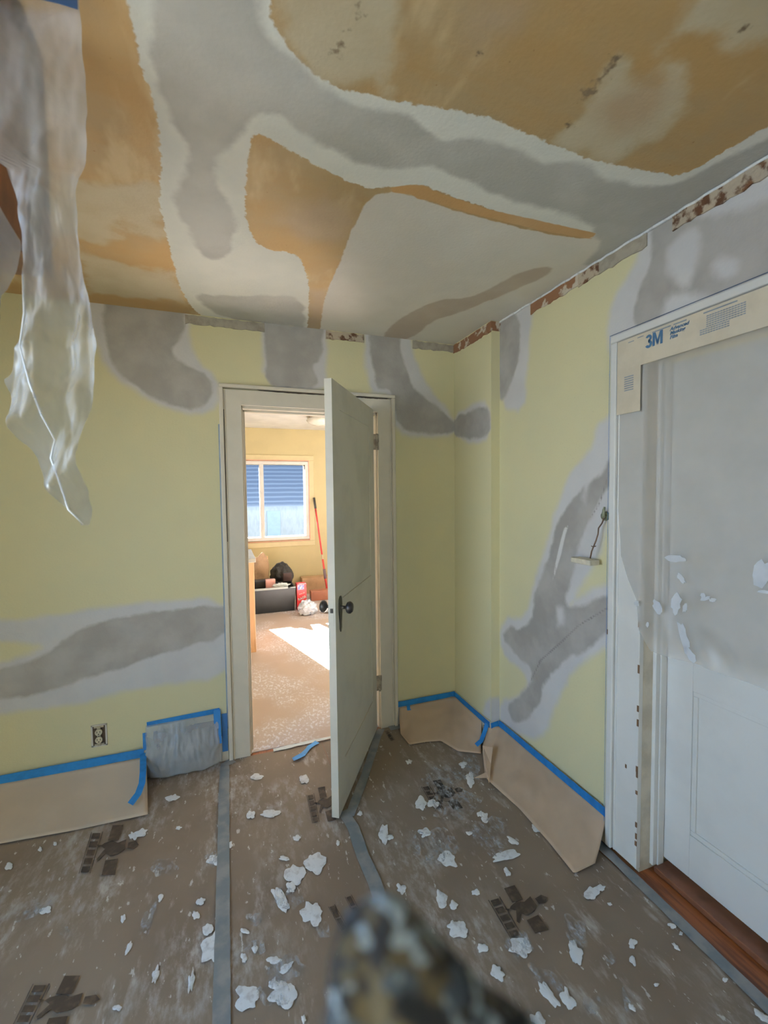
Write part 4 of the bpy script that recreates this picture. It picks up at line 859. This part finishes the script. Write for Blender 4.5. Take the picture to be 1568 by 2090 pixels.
def sackbag(cx, cy, z0, w, d, h, seed, jag=.04, lean=0):
    v = []; f = []; n = 40; k = 14
    for j in range(k+1):
        t = j/k
        for i in range(n):
            a = 2*math.pi*i/n; c_, s_ = math.cos(a), math.sin(a); r = 1/max(abs(c_), abs(s_))**.75
            q_ = 1+.12*noise.noise(Vector((c_*2+seed, s_*2, t*3)))
            z = z0+h*t+(jag*noise.noise(Vector((c_*1.5, s_*1.5, seed)))*1.6*t**3)
            v.append((cx+w/2*c_*r*q_*(1-.1*t)+lean*t, cy+d/2*s_*r*q_*(1-.15*t), z))
    for j in range(k):
        for i in range(n): f.append((j*n+i, j*n+(i+1) % n, (j+1)*n+(i+1) % n, (j+1)*n+i))
    f.append(tuple(range(n-1, -1, -1))); return v, f
tag(obj('paper_bag', *sackbag(-1.03, 3.60, .006, .27, .16, .62, 3, .07), simple('brown_paper_bag', (.38, .25, .15), .8, .15, 8, bmp=.01, bscale=12), smooth=False, solid=.001), 'crumpled open brown paper bag standing behind the black tote', 'paper bag')
tag(obj('black_bag', *blob(-.735, 3.56, .36, .13, .09, .17, .30, 1.3, 8), M_black), 'rumpled black bag standing at the right end of the black tote', 'bag')
tag(MB().box(-.735, -.625, 3.36, 3.42, .32, .43).build('dark_box', simple('dark_maroon_box', (.06, .03, .03), .5), bevel=.004), 'small dark maroon box on the tote beside the black bag', 'box')
tag(MB().box(-1.17, -.86, 3.20, 3.34, .252, .385).build('tool_tray', M_black, bevel=.012), 'black tool tray resting in the open tote', 'tool tray')
tag(MB().box(-.985, -.865, 3.13, 3.19, .252, .405).build('pink_box', simple('pink_carton', (.78, .42, .38), .6), bevel=.003), 'small pink carton in the black tote', 'carton')
tag(obj('white_rag', *blob(-.80, 3.06, .335, .08, .025, .024, .5, 2.5, 4, False), simple('white_rag', (.72, .80, .84), .8, .05, 20)), 'crumpled white rag on the edge of the black tote', 'rag')
# red rag carton
RX0, RX1 = -.612, -.49
rb = empty('rag_carton', (-.55, 3.05, 0), 'red and white carton of wiping cloths lettered in white, beside the black tote', 'carton')
MB().box(RX0, RX1, 3.0, 3.12, .006, .345).build('box', simple('red_carton', (.55, .03, .04), .5, .05), rb, bevel=.002)
MB().box(RX0+.008, RX1-.03, 2.998, 3.0, .27, .335).build('label_panel', simple('carton_white_blue', (.75, .75, .82), .5, col2=(.12, .14, .4), lo=.48, hi=.52, scale=40), rb)
M_wh = simple('white_ink', (.85, .85, .85), .5)
def textxz(s, x, y, z, size, mat, parent, ang=0, bold=0):
    c = bpy.data.curves.new('t', 'FONT'); c.body = s; c.size = size; c.extrude = .0003; c.offset = bold
    t = bpy.data.objects.new('t', c); COL.objects.link(t); bpy.context.view_layer.update()
    me = bpy.data.meshes.new_from_object(t.evaluated_get(bpy.context.evaluated_depsgraph_get())); bpy.data.objects.remove(t)
    me.transform(Matrix.Rotation(ang, 4, 'Z')); me.transform(Matrix(((1, 0, 0, x), (0, 0, -1, y), (0, 1, 0, z), (0, 0, 0, 1)))); me.materials.clear(); me.materials.append(mat)
    o = bpy.data.objects.new('lettering', me); COL.objects.link(o); o.parent = parent; o.matrix_parent_inverse = Matrix.Translation(parent.location).inverted(); return o
textxz('RAGS', RX0+.018, 2.9975, .13, .042, M_wh, rb, .35, .0015); textxz('BOX OF', RX0+.03, 2.9975, .205, .020, M_wh, rb, .25, .0005)
# white plastic bag
tag(obj('plastic_bag', *blob(-.52, 2.80, .075, .10, .09, .085, .35, 2.0, 2), simple('bluish_white_plastic', (.66, .73, .86), .3, .06, 20)), 'crumpled bluish white plastic bag on the floor in front of the red carton', 'plastic bag')
tag(obj('plastic_bag', *blob(-.22, 2.80, .035, .11, .09, .03, .4, 2.2, 6), simple('white_plastic', (.78, .80, .86), .3, .06, 20)), 'flat trailing piece of white plastic beside the door knob, on the far floor', 'plastic bag')
# red telescopic pole
p0, p1 = at(641, 1016, 'y', 4.0), at(664, 1178, 'y', 3.72); p0, p1 = Vector(p0), Vector(p1); dv = (p1-p0)
pole = empty('extension_pole', tuple(p1), 'long red pole with black grip leaning against the far wall', 'pole')
MB().tube([p0+dv*.14, p0+dv*.72], .012, 12).build('shaft', simple('red_pole', (.62, .05, .06), .35), pole, smooth=True)
MB().tube([p0+dv*.72, p0+dv*.80], .009, 12).build('inner_tube', simple('cream_tube', (.75, .65, .5), .4), pole, smooth=True)
MB().tube([p0+dv*.78, p0+dv*1.28], .014, 12).build('collar', simple('red_collar', (.6, .06, .06), .35), pole, smooth=True)
MB().tube([p0, p0+dv*.14], .017, 12).build('grip', M_black, pole, smooth=True)
MB().tube([p0+dv*.90, p0+dv*1.02], .02, 12).build('lock_sleeve', simple('purple_grey_sleeve', (.15, .11, .15), .4), pole, smooth=True)
tag(MB().box(-.34, .2, 3.42, 3.62, .006, .12).box(-.36, .2, 3.40, 3.42, .006, .14).build('wooden_tray', simple('reddish_tray', (.36, .14, .09), .5), bevel=.006), 'low reddish brown tray on the far floor behind the open door', 'tray')
tag(MB().box(-.40, .4, 3.88, 4.04, .006, .24).build('cardboard_carton', simple('tan_cardboard', (.50, .33, .20), .8), bevel=.004), 'tan cardboard carton against the far wall under the red pole', 'carton')
# ceiling light of the next room
cl = empty('ceiling_light', (-.20, 2.95, 2.46), 'glass dome ceiling light in the next room', 'ceiling light')
lx, ly = at(650, 850, 'z', 2.46)[0]+.0, at(650, 850, 'z', 2.46)[1]
cl.location = (lx, ly, 2.46)
MB().add(*lathe([(0, .12), (.02, .12), (.025, .1)], (lx, ly, 2.46), (0, 0, -1))).build('base', simple('brown_base', (.30, .22, .15), .5), cl, smooth=False)
MB().add(*lathe([(.022, .13), (.05, .15), (.08, .13), (.105, .08), (.115, 0)], (lx, ly, 2.46), (0, 0, -1))).build('glass_dome', simple('milky_glass', (.8, .8, .76), .1), cl, smooth=True)
bpy.context.view_layer.update()
